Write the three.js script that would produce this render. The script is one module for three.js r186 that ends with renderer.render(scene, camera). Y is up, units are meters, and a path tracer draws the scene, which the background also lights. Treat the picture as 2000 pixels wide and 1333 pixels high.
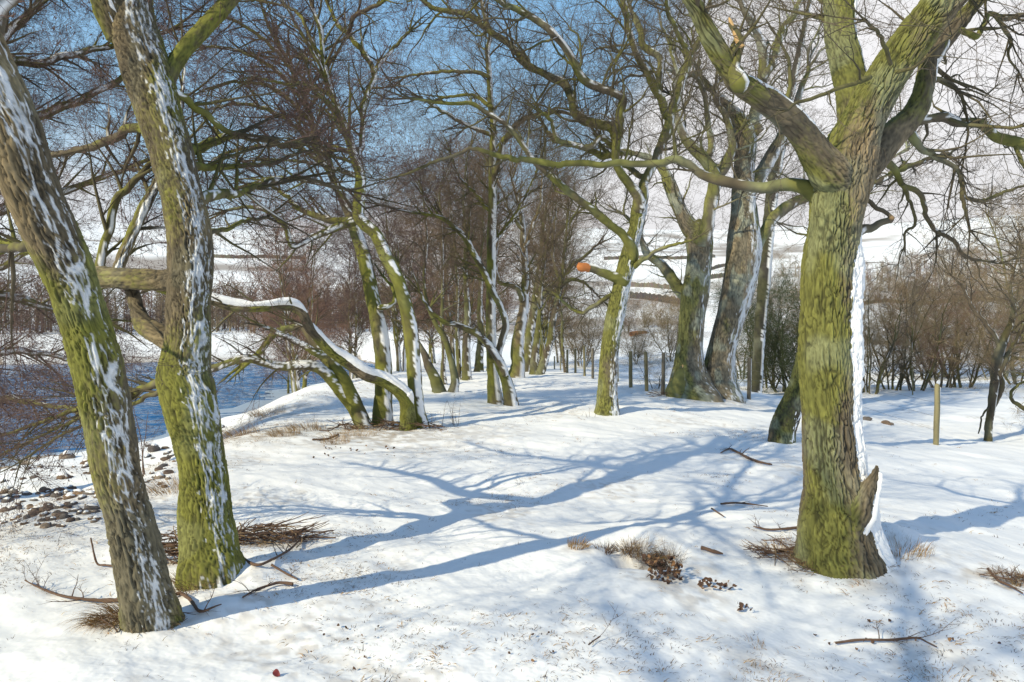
import * as THREE from 'three';

// ---------------------------------------------------------------- camera, sky, sun, exposure
const scene = new THREE.Scene();
const W = 1024, H = 682, EYE = 1.6, HORIZON = 650, FOV = 50;
const F = 666.5 / Math.tan(THREE.MathUtils.degToRad(FOV / 2));          // focal length in photo pixels (2000 x 1333)
const PITCH = Math.atan((666.5 - HORIZON) / F);
const camera = new THREE.PerspectiveCamera(FOV, W / H, 0.05, 6000);
camera.position.set(0, EYE, 0);
camera.rotation.set(-PITCH, 0, 0);
camera.updateMatrixWorld(true);

const renderer = new THREE.WebGLRenderer({ antialias: true });
renderer.setSize(W, H);
renderer.shadowMap.enabled = true;
renderer.toneMapping = THREE.LinearToneMapping;
renderer.toneMappingExposure = 1.02;

const SUN_EL = THREE.MathUtils.degToRad(31.5);
const sunDir = new THREE.Vector3(-0.76, 0, 0.65).normalize().multiplyScalar(Math.cos(SUN_EL)); sunDir.y = Math.sin(SUN_EL);
const sun = new THREE.DirectionalLight(new THREE.Color(1.0, 0.895, 0.64), 4.9);
sun.position.copy(sunDir).multiplyScalar(120);
sun.castShadow = true; sun.shadow.mapSize.set(4096, 4096);
Object.assign(sun.shadow.camera, { left: -40, right: 40, top: 40, bottom: -40, near: 1, far: 300 });
scene.add(sun, sun.target);

// ---------------------------------------------------------------- small maths
function mulberry(a) { return () => { a |= 0; a = a + 0x6D2B79F5 | 0; let t = Math.imul(a ^ a >>> 15, 1 | a); t = t + Math.imul(t ^ t >>> 7, 61 | t) ^ t; return ((t ^ t >>> 14) >>> 0) / 4294967296; }; }
let rnd = mulberry(20260);
const rr = (a, b) => a + (b - a) * rnd();
const V = (x, y, z) => new THREE.Vector3(x, y, z);
const lerp = (a, b, t) => a + (b - a) * t;
const clamp = (x, a, b) => x < a ? a : x > b ? b : x;
const ss = (a, b, x) => { const t = clamp((x - a) / (b - a), 0, 1); return t * t * (3 - 2 * t); };
const hsh = (x, y, z) => { let h = Math.imul(x, 374761393) + Math.imul(y, 668265263) + Math.imul(z, 2147483647 ^ 1274126177) | 0; h = Math.imul(h ^ h >>> 13, 1274126177); h = Math.imul(h ^ h >>> 16, 2246822519); return ((h ^ h >>> 15) >>> 0) / 2147483648 - 1; };
function n3(x, y, z) {                                                   // value noise, -1..1
  const ix = Math.floor(x), iy = Math.floor(y), iz = Math.floor(z); let fx = x - ix, fy = y - iy, fz = z - iz;
  fx = fx * fx * (3 - 2 * fx); fy = fy * fy * (3 - 2 * fy); fz = fz * fz * (3 - 2 * fz);
  const a = lerp(lerp(hsh(ix, iy, iz), hsh(ix + 1, iy, iz), fx), lerp(hsh(ix, iy + 1, iz), hsh(ix + 1, iy + 1, iz), fx), fy);
  const b = lerp(lerp(hsh(ix, iy, iz + 1), hsh(ix + 1, iy, iz + 1), fx), lerp(hsh(ix, iy + 1, iz + 1), hsh(ix + 1, iy + 1, iz + 1), fx), fy);
  return lerp(a, b, fz);
}
const n2 = (x, z) => n3(x, 3.7, z);
const fbm = (x, y, z, o = 3) => { let s = 0, a = 0.55; for (let i = 0; i < o; i++) { s += a * n3(x, y, z); x = x * 2.03 + 5.1; y = y * 2.03 + 1.7; z = z * 2.03 + 9.2; a *= 0.5; } return s; };
const curve = (tab, x) => { if (x <= tab[0][0]) return tab[0][1]; for (let i = 1; i < tab.length; i++) if (x < tab[i][0]) { const [a, b] = tab[i - 1], [c, d] = tab[i]; let t = (x - a) / (c - a); t = t * t * (3 - 2 * t) * 0.5 + t * 0.5; return b + (d - b) * t; } return tab[tab.length - 1][1]; };

// ---------------------------------------------------------------- sky: blue above, white cloud low down and in a bank to one side
{
  const w = 1024, h = 512, data = new Float32Array(w * h * 4);
  for (let j = 0; j < h; j++) {
    const el = ((j + 0.5) / h - 0.5) * Math.PI, y = Math.sin(el), c = Math.cos(el), e = Math.max(0, el) * 180 / Math.PI;
    for (let i = 0; i < w; i++) {
      const a = ((i + 0.5) / w - 0.5) * 2 * Math.PI, x = Math.cos(a) * c, z = Math.sin(a) * c;
      const az = Math.atan2(x, -z) * 180 / Math.PI, k = 1 / (Math.max(y, 0) + 0.22);
      const n = fbm(x * k * 1.6 + 3.1, 2.2, z * k * 1.6 + 8.4, 5), m = fbm(x * k * 0.6 + 1.3, 7.2, z * k * 0.6, 3);
      const bank = ss(0, 24, az) * (1 - ss(75, 120, az)) * 27 + ss(-125, -150, az) * 14 + ss(150, 180, az) * 10;
      const edge = 11.5 + bank + 9 * m;
      let cl = ss(edge + 6, edge - 5, e + n * 11);
      cl = Math.max(cl, ss(0.1, 0.45, n * 0.7 + m * 0.7) * 0.7 * ss(34, 50, e));
      const t = ss(7, 27, e), t2 = ss(27, 80, e);
      const B = [lerp(lerp(0.44, 0.25, t), 0.07, t2), lerp(lerp(0.65, 0.51, t), 0.19, t2), lerp(lerp(0.82, 0.82, t), 0.46, t2)];
      const s = 0.88 + 0.16 * fbm(x * k * 2.2, 1, z * k * 2.2, 4) - 0.06 * m;
      const C = [s * 1.0, s * 0.995, s * 1.015], o = (j * w + i) * 4;
      for (let q = 0; q < 3; q++) data[o + q] = lerp(B[q], C[q], cl);
      data[o + 3] = 1;
    }
  }
  const t = new THREE.DataTexture(data, w, h, THREE.RGBAFormat, THREE.FloatType);
  t.mapping = THREE.EquirectangularReflectionMapping; t.magFilter = t.minFilter = THREE.LinearFilter; t.wrapS = THREE.RepeatWrapping; t.needsUpdate = true;
  scene.background = t; scene.environment = t;
}

// ---------------------------------------------------------------- naming and tagging
const used = new Map();
function numbered(name) { const n = used.get(name) ?? 0; used.set(name, n + 1); return n ? `${name}_${String(n).padStart(3, '0')}` : name; }
function tag(o, label, category, group, kind) { o.userData = {}; if (label) o.userData.label = label; if (category) o.userData.category = category; if (group) o.userData.group = group; if (kind) o.userData.kind = kind; return o; }
function mesh(name, geo, mat, parent, kind) { const o = new THREE.Mesh(geo, mat); o.name = parent === scene ? numbered(name) : name; o.castShadow = o.receiveShadow = true; if (kind) o.userData.kind = kind; parent.add(o); return o; }
function thing(name, label, category, pos, group) { const g = new THREE.Group(); g.name = numbered(name); g.position.copy(pos); scene.add(g); return tag(g, label, category, group); }
function copyOf(o, label, group) { const c = o.clone(); c.name = numbered(o.name.replace(/_\d+$/, '')); scene.add(c); c.userData = { ...o.userData }; if (label) c.userData.label = label; if (group) c.userData.group = group; return c; }

// ---------------------------------------------------------------- materials
const vc = (rough, extra = {}) => new THREE.MeshStandardMaterial({ vertexColors: true, roughness: rough, metalness: 0, ...extra });
const flat = (r, g, b, rough = 0.9) => new THREE.MeshStandardMaterial({ color: new THREE.Color().setRGB(r, g, b), roughness: rough });
const SNOW = [0.86, 0.86, 0.87];
const M = {
  bark: vc(0.92), ground: vc(0.85), snow: flat(...SNOW, 0.75), rime: flat(0.60, 0.625, 0.66, 0.8),
  alderTwig: flat(0.105, 0.062, 0.052, 0.8), brownTwig: flat(0.145, 0.102, 0.066, 0.85), greyTwig: flat(0.105, 0.082, 0.058, 0.85), ashTwig: flat(0.19, 0.155, 0.105, 0.85), hedgeTwig: flat(0.25, 0.19, 0.11, 0.9), redTwig: flat(0.22, 0.125, 0.085, 0.9),
  straw: flat(0.36, 0.26, 0.13, 0.9), darkLeaf: flat(0.085, 0.045, 0.028, 0.85), tanLeaf: flat(0.24, 0.13, 0.06, 0.85), ivy: flat(0.045, 0.062, 0.02, 0.75),
  stick: flat(0.115, 0.068, 0.045, 0.9), stickPale: flat(0.22, 0.15, 0.085, 0.9), cut: flat(0.48, 0.17, 0.05, 0.85), pale: flat(0.55, 0.36, 0.17, 0.85), red: flat(0.16, 0.02, 0.02, 0.7),
  wire: new THREE.MeshStandardMaterial({ color: 0x6b6b66, roughness: 0.5, metalness: 0.8 }), wallStone: vc(0.95), wood: vc(0.9), stone: vc(0.9),
};

// ---------------------------------------------------------------- terrain
const WATER_Y = -1.4;
const HILL = [[62, 0], [110, 2.5], [150, 8], [220, 21], [300, 38], [430, 66], [600, 84], [900, 92], [1600, 80], [3200, 60]];
function farT(x, d) { return d - 68 - 0.48 * (x + 47); }                 // > 0 : land across the river
const bumps = [];                                                         // [x, d, radius, height]
function relief(x, d) {                                                   // the lie of the land, without fine texture; d = metres ahead of the camera
  let h = 0;
  const dd = clamp(d, -10, 90), t = farT(x, d);
  const e = -(3.5 + 0.035 * Math.max(dd, 0)) + 0.5 * n2(d * 0.17, 4.4), u = e - x, wide = 3.0 * ss(21, 15, dd);
  const keep = 1 - ss(-1.5, 4, t);
  h -= keep * (0.95 * ss(0, 3.6, u) + 0.55 * ss(3.0, 6.2 + wide, u) + 1.3 * ss(5.5 + wide, 14 + wide, u));
  if (u > 4) h += (1 - keep) * 0.25 * ss(4, 9, u);
  h -= 0.36 * ss(2.6, 7.2, x) * (1 - ss(50, 80, d)) + 0.25 * ss(7, 10, x) * (1 - ss(50, 90, d));
  h -= 1.25 * ss(24, 58, d) * ss(-9, -3, x) * (1 - ss(70, 120, d));
  const r = Math.hypot(x, d), az = Math.atan2(x, d);
  const amp = (d > 0 ? 1 : 0.35) * (0.93 + 0.12 * n2(az * 2.3 + 4, 1.7));
  if (r > 60) { h += curve(HILL, r) * amp; h += ss(80, 200, r) * (2.2 * n2(x * 0.012, d * 0.012) + 0.7 * n2(x * 0.045, d * 0.045)); if (x < -14) h = Math.max(h, WATER_Y - 0.4 + (t > 0 ? Math.min(1.2, t * 0.25) : -2) ); }
  for (const [bx, bd, br, bh] of bumps) { const q = ((x - bx) ** 2 + (d - bd) ** 2) / (br * br); if (q < 6) h += bh * Math.exp(-q); }
  return h;
}
function texture(x, d) {
  const r = Math.hypot(x, d); if (r > 120) return 0;
  const a = x * 0.85 - d * 0.5, b = x * 0.5 + d * 0.85;                   // wind-packed drifts lie across the path
  let h = 0.075 * n2(x * 0.38, d * 0.38) + 0.045 * n2(a * 0.8 + 3, b * 1.3) + 0.026 * n2(a * 1.9, b * 3.1 + 9) + 0.05 * Math.max(0, n2(x * 1.7 + 5, d * 1.7) - 0.45) * ss(4, 9, d);
  if (r < 40) h += 0.010 * n2(a * 4.5, b * 7.5) + 0.0055 * n2(x * 13, d * 13);
  if (r < 16) h += 0.0028 * n2(x * 31, d * 31);
  return h * (1 - ss(70, 120, r));
}
const ground = (x, d) => relief(x, d) + texture(x, d);

const RIGHT = V(1, 0, 0), UPV = V(0, Math.cos(PITCH), -Math.sin(PITCH)), FWD = V(0, -Math.sin(PITCH), -Math.cos(PITCH));
function at(px, py, depth) { const a = (px - 1000) / F * depth, b = (666.5 - py) / F * depth; return V(0, EYE, 0).addScaledVector(RIGHT, a).addScaledVector(UPV, b).addScaledVector(FWD, depth); }
function groundAt(px, py) {                                               // where the ray of a photo pixel meets the ground
  let prev = 1; for (let t = 1; t < 900; t *= 1.01) { const p = at(px, py, t); if (p.y < ground(p.x, -p.z)) { let a = prev, b = t; for (let i = 0; i < 18; i++) { const m = (a + b) / 2, q = at(px, py, m); if (q.y < ground(q.x, -q.z)) b = m; else a = m; } const q = at(px, py, b); q.depth = b; return q; } prev = t; }
  const q = at(px, py, 900); q.depth = 900; return q;
}
bumps.push([0.86, 5.02, 0.19, -0.20], [0.98, 4.96, 0.13, -0.10], [0.95, 5.45, 0.3, 0.05], [1.3, 5.6, 0.5, 0.05], [0.78, 4.55, 0.3, 0.03], [-5.3, 19.5, 1.9, 0.30], [-5.0, 16, 1.2, 0.14], [2.72, 5.3, 0.22, 0.09], [-1.62, 4.12, 0.2, 0.06], [-1.66, 4.72, 0.22, 0.08], [2.4, 5.3, 0.75, 0.05], [-1.95, 4.1, 0.55, 0.06], [-2.05, 5.0, 0.6, 0.06], [1.9, 14.5, 1.3, 0.1], [5.3, 20, 2.2, 0.3], [3.9, 11, 1.0, 0.06], [-2.3, 13, 1.4, 0.08], [-0.3, 16, 1.5, 0.08], [1.5, 4.1, 0.5, -0.05]);
const bare = [];                                                          // patches where litter and grass show: [x, d, radius, strength]

function buildGround() {
  const rad = [0], ang = [];
  for (let r = 0.9; r < 3200;) { rad.push(r); r += r < 42 ? Math.max(0.022, r * 0.0062) : r * 0.02; }
  for (let a = -41; a < 41; a += 0.19) ang.push(a);
  for (let a = 41; a < 319; a += 4) ang.push(a);
  const nA = ang.length, nR = rad.length, U = new Float32Array(ang.length * rad.length * 2), P = new Float32Array(nA * nR * 3), C = new Float32Array(nA * nR * 3), idx = new Uint32Array((nR - 1) * nA * 6);
  let o = 0;
  for (let i = 0; i < nR; i++) for (let j = 0; j < nA; j++, o += 3) {
    const a = ang[j] * Math.PI / 180, x = Math.sin(a) * rad[i], d = Math.cos(a) * rad[i], y = ground(x, d);
    P[o] = x; P[o + 1] = y; P[o + 2] = -d;
    U[o / 3 * 2] = x; U[o / 3 * 2 + 1] = d;
    let g = 0, r = rad[i], moor = 0;
    for (const [bx, bd, br, bs] of bare) { const q = ((x - bx) ** 2 + (d - bd) ** 2) / (br * br); if (q < 5) g = Math.max(g, bs * Math.exp(-q) * ss(-0.35, 0.45, n2(x * 9, d * 9) + 0.5 * n2(x * 27, d * 27))); }
    if (r < 60) { const th = fbm(x * 0.9, 1.1, d * 0.9, 3); g = Math.max(g, 0.35 * ss(0.18, 0.6, th + 0.25 * n2(x * 12, d * 12))* ss(0, 0.4, n2(x * 21, d * 21) + 0.15)); }
    if (y < WATER_Y + 0.06 && x < -4 && r < 90) g = Math.max(g, 0.9);
    if (r > 90) moor = 0.75 * ss(0.12, 0.5, fbm(x * 0.02 + 3, 2, d * 0.05, 3) + 0.3 * n2(x * 0.15, d * 0.15));
    const k = Math.max(0, g);
    C[o] = lerp(lerp(SNOW[0], 0.27, k), 0.2, moor); C[o + 1] = lerp(lerp(SNOW[1], 0.19, k), 0.145, moor); C[o + 2] = lerp(lerp(SNOW[2], 0.105, k), 0.1, moor);
  }
  o = 0;
  for (let i = 0; i < nR - 1; i++) for (let j = 0; j < nA; j++) {
    const k = (j + 1) % nA, a = i * nA + j, b = i * nA + k, c = a + nA, d = b + nA;
    idx[o++] = a; idx[o++] = c; idx[o++] = b; idx[o++] = b; idx[o++] = c; idx[o++] = d;
  }
  const g = new THREE.BufferGeometry();
  g.setAttribute('position', new THREE.BufferAttribute(P, 3)); g.setAttribute('color', new THREE.BufferAttribute(C, 3)); g.setAttribute('uv', new THREE.BufferAttribute(U, 2)); g.setIndex(new THREE.BufferAttribute(idx, 1)); g.computeVertexNormals();
  if (g.attributes.normal.getY(nA * 20) < 0) { for (let q = 0; q < idx.length; q += 3) { const t = idx[q]; idx[q] = idx[q + 1]; idx[q + 1] = t; } g.computeVertexNormals(); }
  const grain = noiseTexture(512, (u, v) => 0.5 + 0.22 * tile(u, v, 9, 14, 3) + 0.22 * tile(u, v, 26, 34, 7) + 0.2 * tile(u, v, 90, 90, 11)); grain.repeat.set(1 / 1.7, 1 / 1.7); M.ground.bumpMap = grain; M.ground.bumpScale = 0.005;
  tag(mesh('ground', g, M.ground, scene), 'snow covered river bank, field and hillside', null, null, 'structure');
}

// ---------------------------------------------------------------- river
function noiseTexture(n, f) { const d = new Uint8Array(n * n * 4); for (let j = 0; j < n; j++) for (let i = 0; i < n; i++) { const v = clamp(Math.round(255 * f(i / n, j / n)), 0, 255), o = (j * n + i) * 4; d[o] = d[o + 1] = d[o + 2] = v; d[o + 3] = 255; } const t = new THREE.DataTexture(d, n, n); t.wrapS = t.wrapT = THREE.RepeatWrapping; t.magFilter = t.minFilter = THREE.LinearFilter; t.needsUpdate = true; return t; }
const tile = (u, v, fx, fy, s) => { const g = (a, b) => n3(a * fx, b * fy, s); const w = (a) => a * a * (3 - 2 * a), U = w(u), Vv = w(v); return lerp(lerp(g(u, v), g(u - 1, v), U), lerp(g(u, v - 1), g(u - 1, v - 1), U), Vv); };
function buildRiver() {
  const waves = noiseTexture(512, (u, v) => 0.5 + 0.30 * tile(u, v, 14, 34, 1) + 0.22 * tile(u, v, 30, 66, 5) + 0.12 * tile(u, v, 60, 110, 9));
  waves.repeat.set(1 / 7, 1 / 7);
  const m = new THREE.MeshPhysicalMaterial({ color: new THREE.Color().setRGB(0.020, 0.100, 0.25), roughness: 0.12, ior: 1.33, specularIntensity: 0.8, bumpMap: waves, bumpScale: 0.12 });
  const xs = [-195, -150, -110, -80], ds = [-10, -4, 2, 7, 10]; for (let x = -62; x < -5.5; x += 0.21) xs.push(x); for (let d = 12.5; d < 84; d += 0.19) ds.push(d); ds.push(88, 94, 104, 120);
  const g = new THREE.PlaneGeometry(1, 1, xs.length - 1, ds.length - 1), p = g.attributes.position, uv = g.attributes.uv, nx = xs.length;
  for (let i = 0; i < p.count; i++) {                                     // short steep wind waves, crests across the river
    const x = xs[i % nx], d = ds[Math.floor(i / nx)], a = x * 0.9 + d * 0.35, b = d * 0.95 - x * 0.3;
    const inside = ss(11, 14, d) * ss(87, 82, d) * ss(-66, -60, x), y = (0.035 * n3(a * 0.7, 1, b * 1.7) + 0.030 * n3(a * 1.3 + 7, 2, b * 2.9) + 0.012 * n3(a * 2.4, 4, b * 4.6)) * inside;
    p.setXYZ(i, x, WATER_Y + y, -d); uv.setXY(i, x, -d);
  }
  g.computeVertexNormals(); if (g.attributes.normal.getY(nx * 40 + 60) < 0) { const q = g.index.array; for (let i = 0; i < q.length; i += 3) { const t = q[i]; q[i] = q[i + 1]; q[i + 1] = t; } g.computeVertexNormals(); }
  tag(mesh('river', g, m, scene), 'dark blue wind-rippled river', null, null, 'structure');
  // shelf of grey ice along the near shore
  const s = new THREE.Shape(), rim = [];
  for (let i = 0; i <= 40; i++) { const d = lerp(15, 44, i / 40); let x = -5; while (ground(x, d) > WATER_Y + 0.01 && x > -20) x -= 0.1; rim.push([x, d]); }
  const out = rim.map(([x, d], i) => [x - (0.35 + 1.5 * ss(0.2, 0.6, i / 40) * ss(1, 0.75, i / 40)) * (1 + 0.5 * n2(d * 0.9, 2)), d]).reverse();
  [...rim.map(([x, d]) => [x + 1, d]), ...out].forEach(([x, d], i) => i ? s.lineTo(x, d) : s.moveTo(x, d));
  const ig = new THREE.ExtrudeGeometry(s, { depth: 0.025, bevelEnabled: false }); ig.rotateX(-Math.PI / 2); ig.translate(0, WATER_Y + 0.002, 0);
  tag(mesh('ice_shelf', ig, flat(0.33, 0.38, 0.45, 0.35), scene), 'grey shelf of ice along the river edge', null, null, 'structure');
}
// ---------------------------------------------------------------- tubes, bark and growing wood
class MB {                                                                // collects tubes into one mesh
  constructor(origin) { this.o = origin; this.p = []; this.n = []; this.c = []; this.i = []; }
  vert(x, y, z, nx, ny, nz, c) { this.p.push(x - this.o.x, y - this.o.y, z - this.o.z); this.n.push(nx, ny, nz); this.c.push(c[0], c[1], c[2]); return this.p.length / 3 - 1; }
  geo(recompute) {
    const g = new THREE.BufferGeometry(); g.setAttribute('position', new THREE.Float32BufferAttribute(this.p, 3)); g.setAttribute('color', new THREE.Float32BufferAttribute(this.c, 3));
    g.setIndex(this.i); if (recompute) g.computeVertexNormals(); else g.setAttribute('normal', new THREE.Float32BufferAttribute(this.n, 3)); return g;
  }
}
const WIND = [0.73, 0.68];
const wor = [0, 0, 0];
function worley(x, y, z) {                                                // distances to the two closest cell centres, and a number for the cell
  const ix = Math.floor(x), iy = Math.floor(y), iz = Math.floor(z); let a = 9, b = 9, id = 0;
  for (let i = -1; i <= 1; i++) for (let j = -1; j <= 1; j++) for (let k = -1; k <= 1; k++) {
    const cx = ix + i, cy = iy + j, cz = iz + k, h = hsh(cx, cy, cz), dx = cx + 0.5 + 0.45 * h - x, dy = cy + 0.5 + 0.45 * hsh(cx + 57, cy, cz) - y, dz = cz + 0.5 + 0.45 * hsh(cx, cy + 91, cz) - z, d = Math.sqrt(dx * dx + dy * dy + dz * dz);
    if (d < a) { b = a; a = d; id = h; } else if (d < b) b = d;
  }
  wor[0] = a; wor[1] = b; wor[2] = id; return wor;
}
const col = [0, 0, 0];
function barkColor(nx, ny, nz, x, y, z, st, r, noSnow) {                  // moss, bark, lichen, and driven snow on the weather side
  const a = n3(x * 17, y * 7, z * 17), b = n3(x * 2.6 + 7, y * 1.3, z * 2.6), f = n3(x * 40, y * 22, z * 40);
  if (!noSnow && r > 0.006) {
    const w = nx * WIND[0] + nz * WIND[1], sc = Math.max(w * (1 - 0.15 * Math.abs(ny)), 0.70 * ny + 0.62 * w), k = r < 0.03 ? 0.16 : 0;
    if (sc > 0.965 - st.snow + k + 0.15 * n3(x * 19, y * 6, z * 19) + 0.13 * f + 0.12 * b) { col[0] = SNOW[0]; col[1] = SNOW[1]; col[2] = SNOW[2]; return col; }
  }
  const thin = ss(0.022, 0.004, r), moss = (1 - 0.8 * thin) * ss(-0.35, 0.45, b + st.moss - 0.35 * nx + 0.2 * ny + 0.3 * a), v = 0.80 + 0.28 * a + 0.2 * f, g = st.lichen * ss(0.1, 0.5, n3(x * 4 + 3, y * 2.4, z * 4));
  for (let q = 0; q < 3; q++) col[q] = lerp(lerp(st.bark[q], st.green[q], moss), st.pale[q], g * (1 - thin)) * v * (1 - 0.38 * thin);
  return col;
}
function resample(pts, step) {                                            // Catmull-Rom through [x, y, z, r]
  const out = [];
  for (let i = 0; i < pts.length - 1; i++) {
    const a = pts[Math.max(0, i - 1)], b = pts[i], c = pts[i + 1], d = pts[Math.min(pts.length - 1, i + 2)];
    const L = Math.hypot(c[0] - b[0], c[1] - b[1], c[2] - b[2]), n = Math.max(1, Math.round(L / step));
    for (let k = 0; k < n; k++) { const t = k / n, t2 = t * t, t3 = t2 * t; out.push([0, 1, 2, 3].map((q) => q === 3 ? lerp(b[3], c[3], t) : 0.5 * (2 * b[q] + (c[q] - a[q]) * t + (2 * a[q] - 5 * b[q] + 4 * c[q] - d[q]) * t2 + (3 * b[q] - a[q] - 3 * c[q] + d[q]) * t3))); }
  }
  out.push(pts[pts.length - 1].slice()); return out;
}
function framesOf(R) {
  const T = R.map((p, i) => { const a = R[Math.max(0, i - 1)], b = R[Math.min(R.length - 1, i + 1)]; return V(b[0] - a[0], b[1] - a[1], b[2] - a[2]).normalize(); });
  let N = V(0.2, 0.1, -1); if (Math.abs(N.dot(T[0])) > 0.9) N.set(1, 0, 0);
  return T.map((t) => { N = N.clone().addScaledVector(t, -N.dot(t)).normalize(); return [t, N, t.clone().cross(N)]; });
}
function addTube(mb, R, seg, st, { disp, snowFree, tint, close } = {}) {
  const fr = framesOf(R), start = mb.p.length / 3; let s = 0;
  for (let i = 0; i < R.length; i++) {
    const [t, N, B] = fr[i], p = R[i]; if (i) s += Math.hypot(p[0] - R[i - 1][0], p[1] - R[i - 1][1], p[2] - R[i - 1][2]);
    for (let j = 0; j < seg; j++) {
      const a = j / seg * 2 * Math.PI, ca = Math.cos(a), sa = Math.sin(a), nx = N.x * ca + B.x * sa, ny = N.y * ca + B.y * sa, nz = N.z * ca + B.z * sa;
      const r = p[3] + (disp ? disp(ca * p[3], s, sa * p[3], p[3], nx, ny, nz, i / (R.length - 1)) : 0), x = p[0] + nx * r, y = p[1] + ny * r, z = p[2] + nz * r;
      mb.vert(x, y, z, nx, ny, nz, tint || barkColor(nx, ny, nz, x, y, z, st, p[3], snowFree));
    }
  }
  for (let i = 0; i < R.length - 1; i++) for (let j = 0; j < seg; j++) { const a = start + i * seg + j, b = start + i * seg + (j + 1) % seg, c = a + seg, d = b + seg; mb.i.push(a, b, c, b, d, c); }
  if (close) { const e = R[R.length - 1], t = fr[fr.length - 1][0], c = mb.vert(e[0] + t.x * e[3] * 0.25, e[1] + t.y * e[3] * 0.25, e[2] + t.z * e[3] * 0.25, t.x, t.y, t.z, tint || close); const l = start + (R.length - 1) * seg; for (let j = 0; j < seg; j++) mb.i.push(l + j, l + (j + 1) % seg, c); }
}
// Thick nearby trunk: every furrow and plate of the bark is geometry; the driven snow is a crust of its own laid over it.
function nearTrunk(pts, seg, step, st, origin, opt = {}) {
  const R = resample(pts, step), fr = framesOf(R), bark = new MB(origin), snow = new MB(origin), depth = opt.depth ?? 0.011, n = R.length;
  const mask = new Float32Array(n * seg), dsp = new Float32Array(n * seg); let s = 0;
  const k = opt.scale ?? 1;
  for (let i = 0; i < n; i++) {
    const [t, N, B] = fr[i], p = R[i]; if (i) s += Math.hypot(p[0] - R[i - 1][0], p[1] - R[i - 1][1], p[2] - R[i - 1][2]);
    for (let j = 0; j < seg; j++) {
      const a = j / seg * 2 * Math.PI, ca = Math.cos(a), sa = Math.sin(a), nx = N.x * ca + B.x * sa, ny = N.y * ca + B.y * sa, nz = N.z * ca + B.z * sa;
      const lx = ca * p[3] * k, lz = sa * p[3] * k, ls = s * k, wx = 0.6 * n3(lx * 9, ls * 5, lz * 9), wz = 0.5 * n3(lx * 9 + 40, ls * 5, lz * 9);
      const f3 = n3(lx * 85, ls * 34, lz * 85), f4 = n3(lx * 46, ls * 9, lz * 46); worley(lx * 25 + wx * 2.3 + 0.9 * f4, ls * (opt.plate ?? 3.6) + wz * 1.6 + 0.5 * f4, lz * 25 + wz * 2.6); const plate = wor[2], c1 = 1 - ss(0.01, 0.19, wor[1] - wor[0]); worley(lx * 55 + wx * 4 + 7, ls * 13 + f4, lz * 55 + wz * 3); const c2 = 1 - ss(0.02, 0.3, wor[1] - wor[0]);
      const furrow = clamp(c1 * (0.75 + 0.6 * n3(lx * 12, ls * 4, lz * 12 + 5)) + 0.38 * c2 * (0.6 + 0.6 * f4) + 0.3 * Math.max(0, f4 - 0.3), 0, 1), lump = n3(lx * 5.2, ls * 2.6, lz * 5.2);
      const dd = -depth * furrow + 0.0022 * f3 + 0.0030 * f4 + depth * 0.12 * plate + 0.016 * lump * (p[3] / 0.16) + 0.004 * n3(lx * 14, ls * 9, lz * 14);
      const fl = opt.flare ? opt.flare * Math.exp(-s / (p[3] * 1.5)) * (0.45 + 0.55 * Math.pow(0.5 + 0.5 * Math.cos(a * 5 + 2.2 * n3(ca * 1.3, 3 + s, sa * 1.3)), 1.5)) * p[3] : 0; dsp[i * seg + j] = dd + fl;
      const r = p[3] + dd + fl, x = p[0] + nx * r, y = p[1] + ny * r, z = p[2] + nz * r;
      const b = n3(x * 2.6 + 7, y * 1.1, z * 2.6), big = n3(x * 6.1, y * 2.1, z * 6.1), moss = ss(-0.35, 0.4, 1.25 * b + 0.5 * big + st.moss - 0.30 * nx + 0.25 * f3 + (opt.mossAt ? opt.mossAt(i / n) : 0)), tan = ss(0.05, 0.5, big - 0.4 * b + 0.2 * f3);
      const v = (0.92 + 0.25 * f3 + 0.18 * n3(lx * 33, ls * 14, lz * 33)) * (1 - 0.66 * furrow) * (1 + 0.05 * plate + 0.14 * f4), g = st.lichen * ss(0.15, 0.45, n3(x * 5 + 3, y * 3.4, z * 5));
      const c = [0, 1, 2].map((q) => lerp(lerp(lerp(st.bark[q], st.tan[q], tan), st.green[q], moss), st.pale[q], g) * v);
      const w = nx * WIND[0] + nz * WIND[1], h = i / n;
      const streak = n3(lx * 24 + 5, ls * 4.2, lz * 24), blot = n3(lx * 9, ls * 3.1 + 6, lz * 9), bits = n3(lx * 60, ls * 30, lz * 60);
      mask[i * seg + j] = opt.snowMask ? opt.snowMask(w, h, streak, blot, bits, nx, ny, nz, furrow) : (w + 0.25 * Math.max(0, ny) - (opt.snowAt ?? 0.80)) * 2.9 - 0.62 + (opt.more ?? 0) + 0.45 * streak + 0.42 * blot + 0.5 * n3(lx * 72, ls * 17, lz * 72) + (1.0 * clamp(1 - Math.abs(n3(lx * 30 + wx * 3, ls * 4.2, lz * 30)) / 0.2, 0, 1) + 0.7 * clamp(1 - Math.abs(n3(lx * 52 + wx * 4 + 9, ls * 7, lz * 52)) / 0.2, 0, 1) + 0.3 * furrow) * ss(0.45, 0.8, w) - 0.22 - 2 * ss(0.55, 0.35, w);
      if (opt.rime) { const dust = 0.88 * ss(-0.08, 0.30, mask[i * seg + j] + 0.2 * bits); for (let q = 0; q < 3; q++) c[q] = lerp(c[q], [0.60, 0.62, 0.65][q], dust); mask[i * seg + j] -= 0.42; }
      bark.vert(x, y, z, nx, ny, nz, c);
    }
  }
  for (let i = 0; i < n - 1; i++) for (let j = 0; j < seg; j++) { const a = i * seg + j, b = i * seg + (j + 1) % seg, c = a + seg, d = b + seg; bark.i.push(a, b, c, b, d, c); }
  const id = new Int32Array(n * seg).fill(-1), thick = opt.thick ?? 0.0035;
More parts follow.
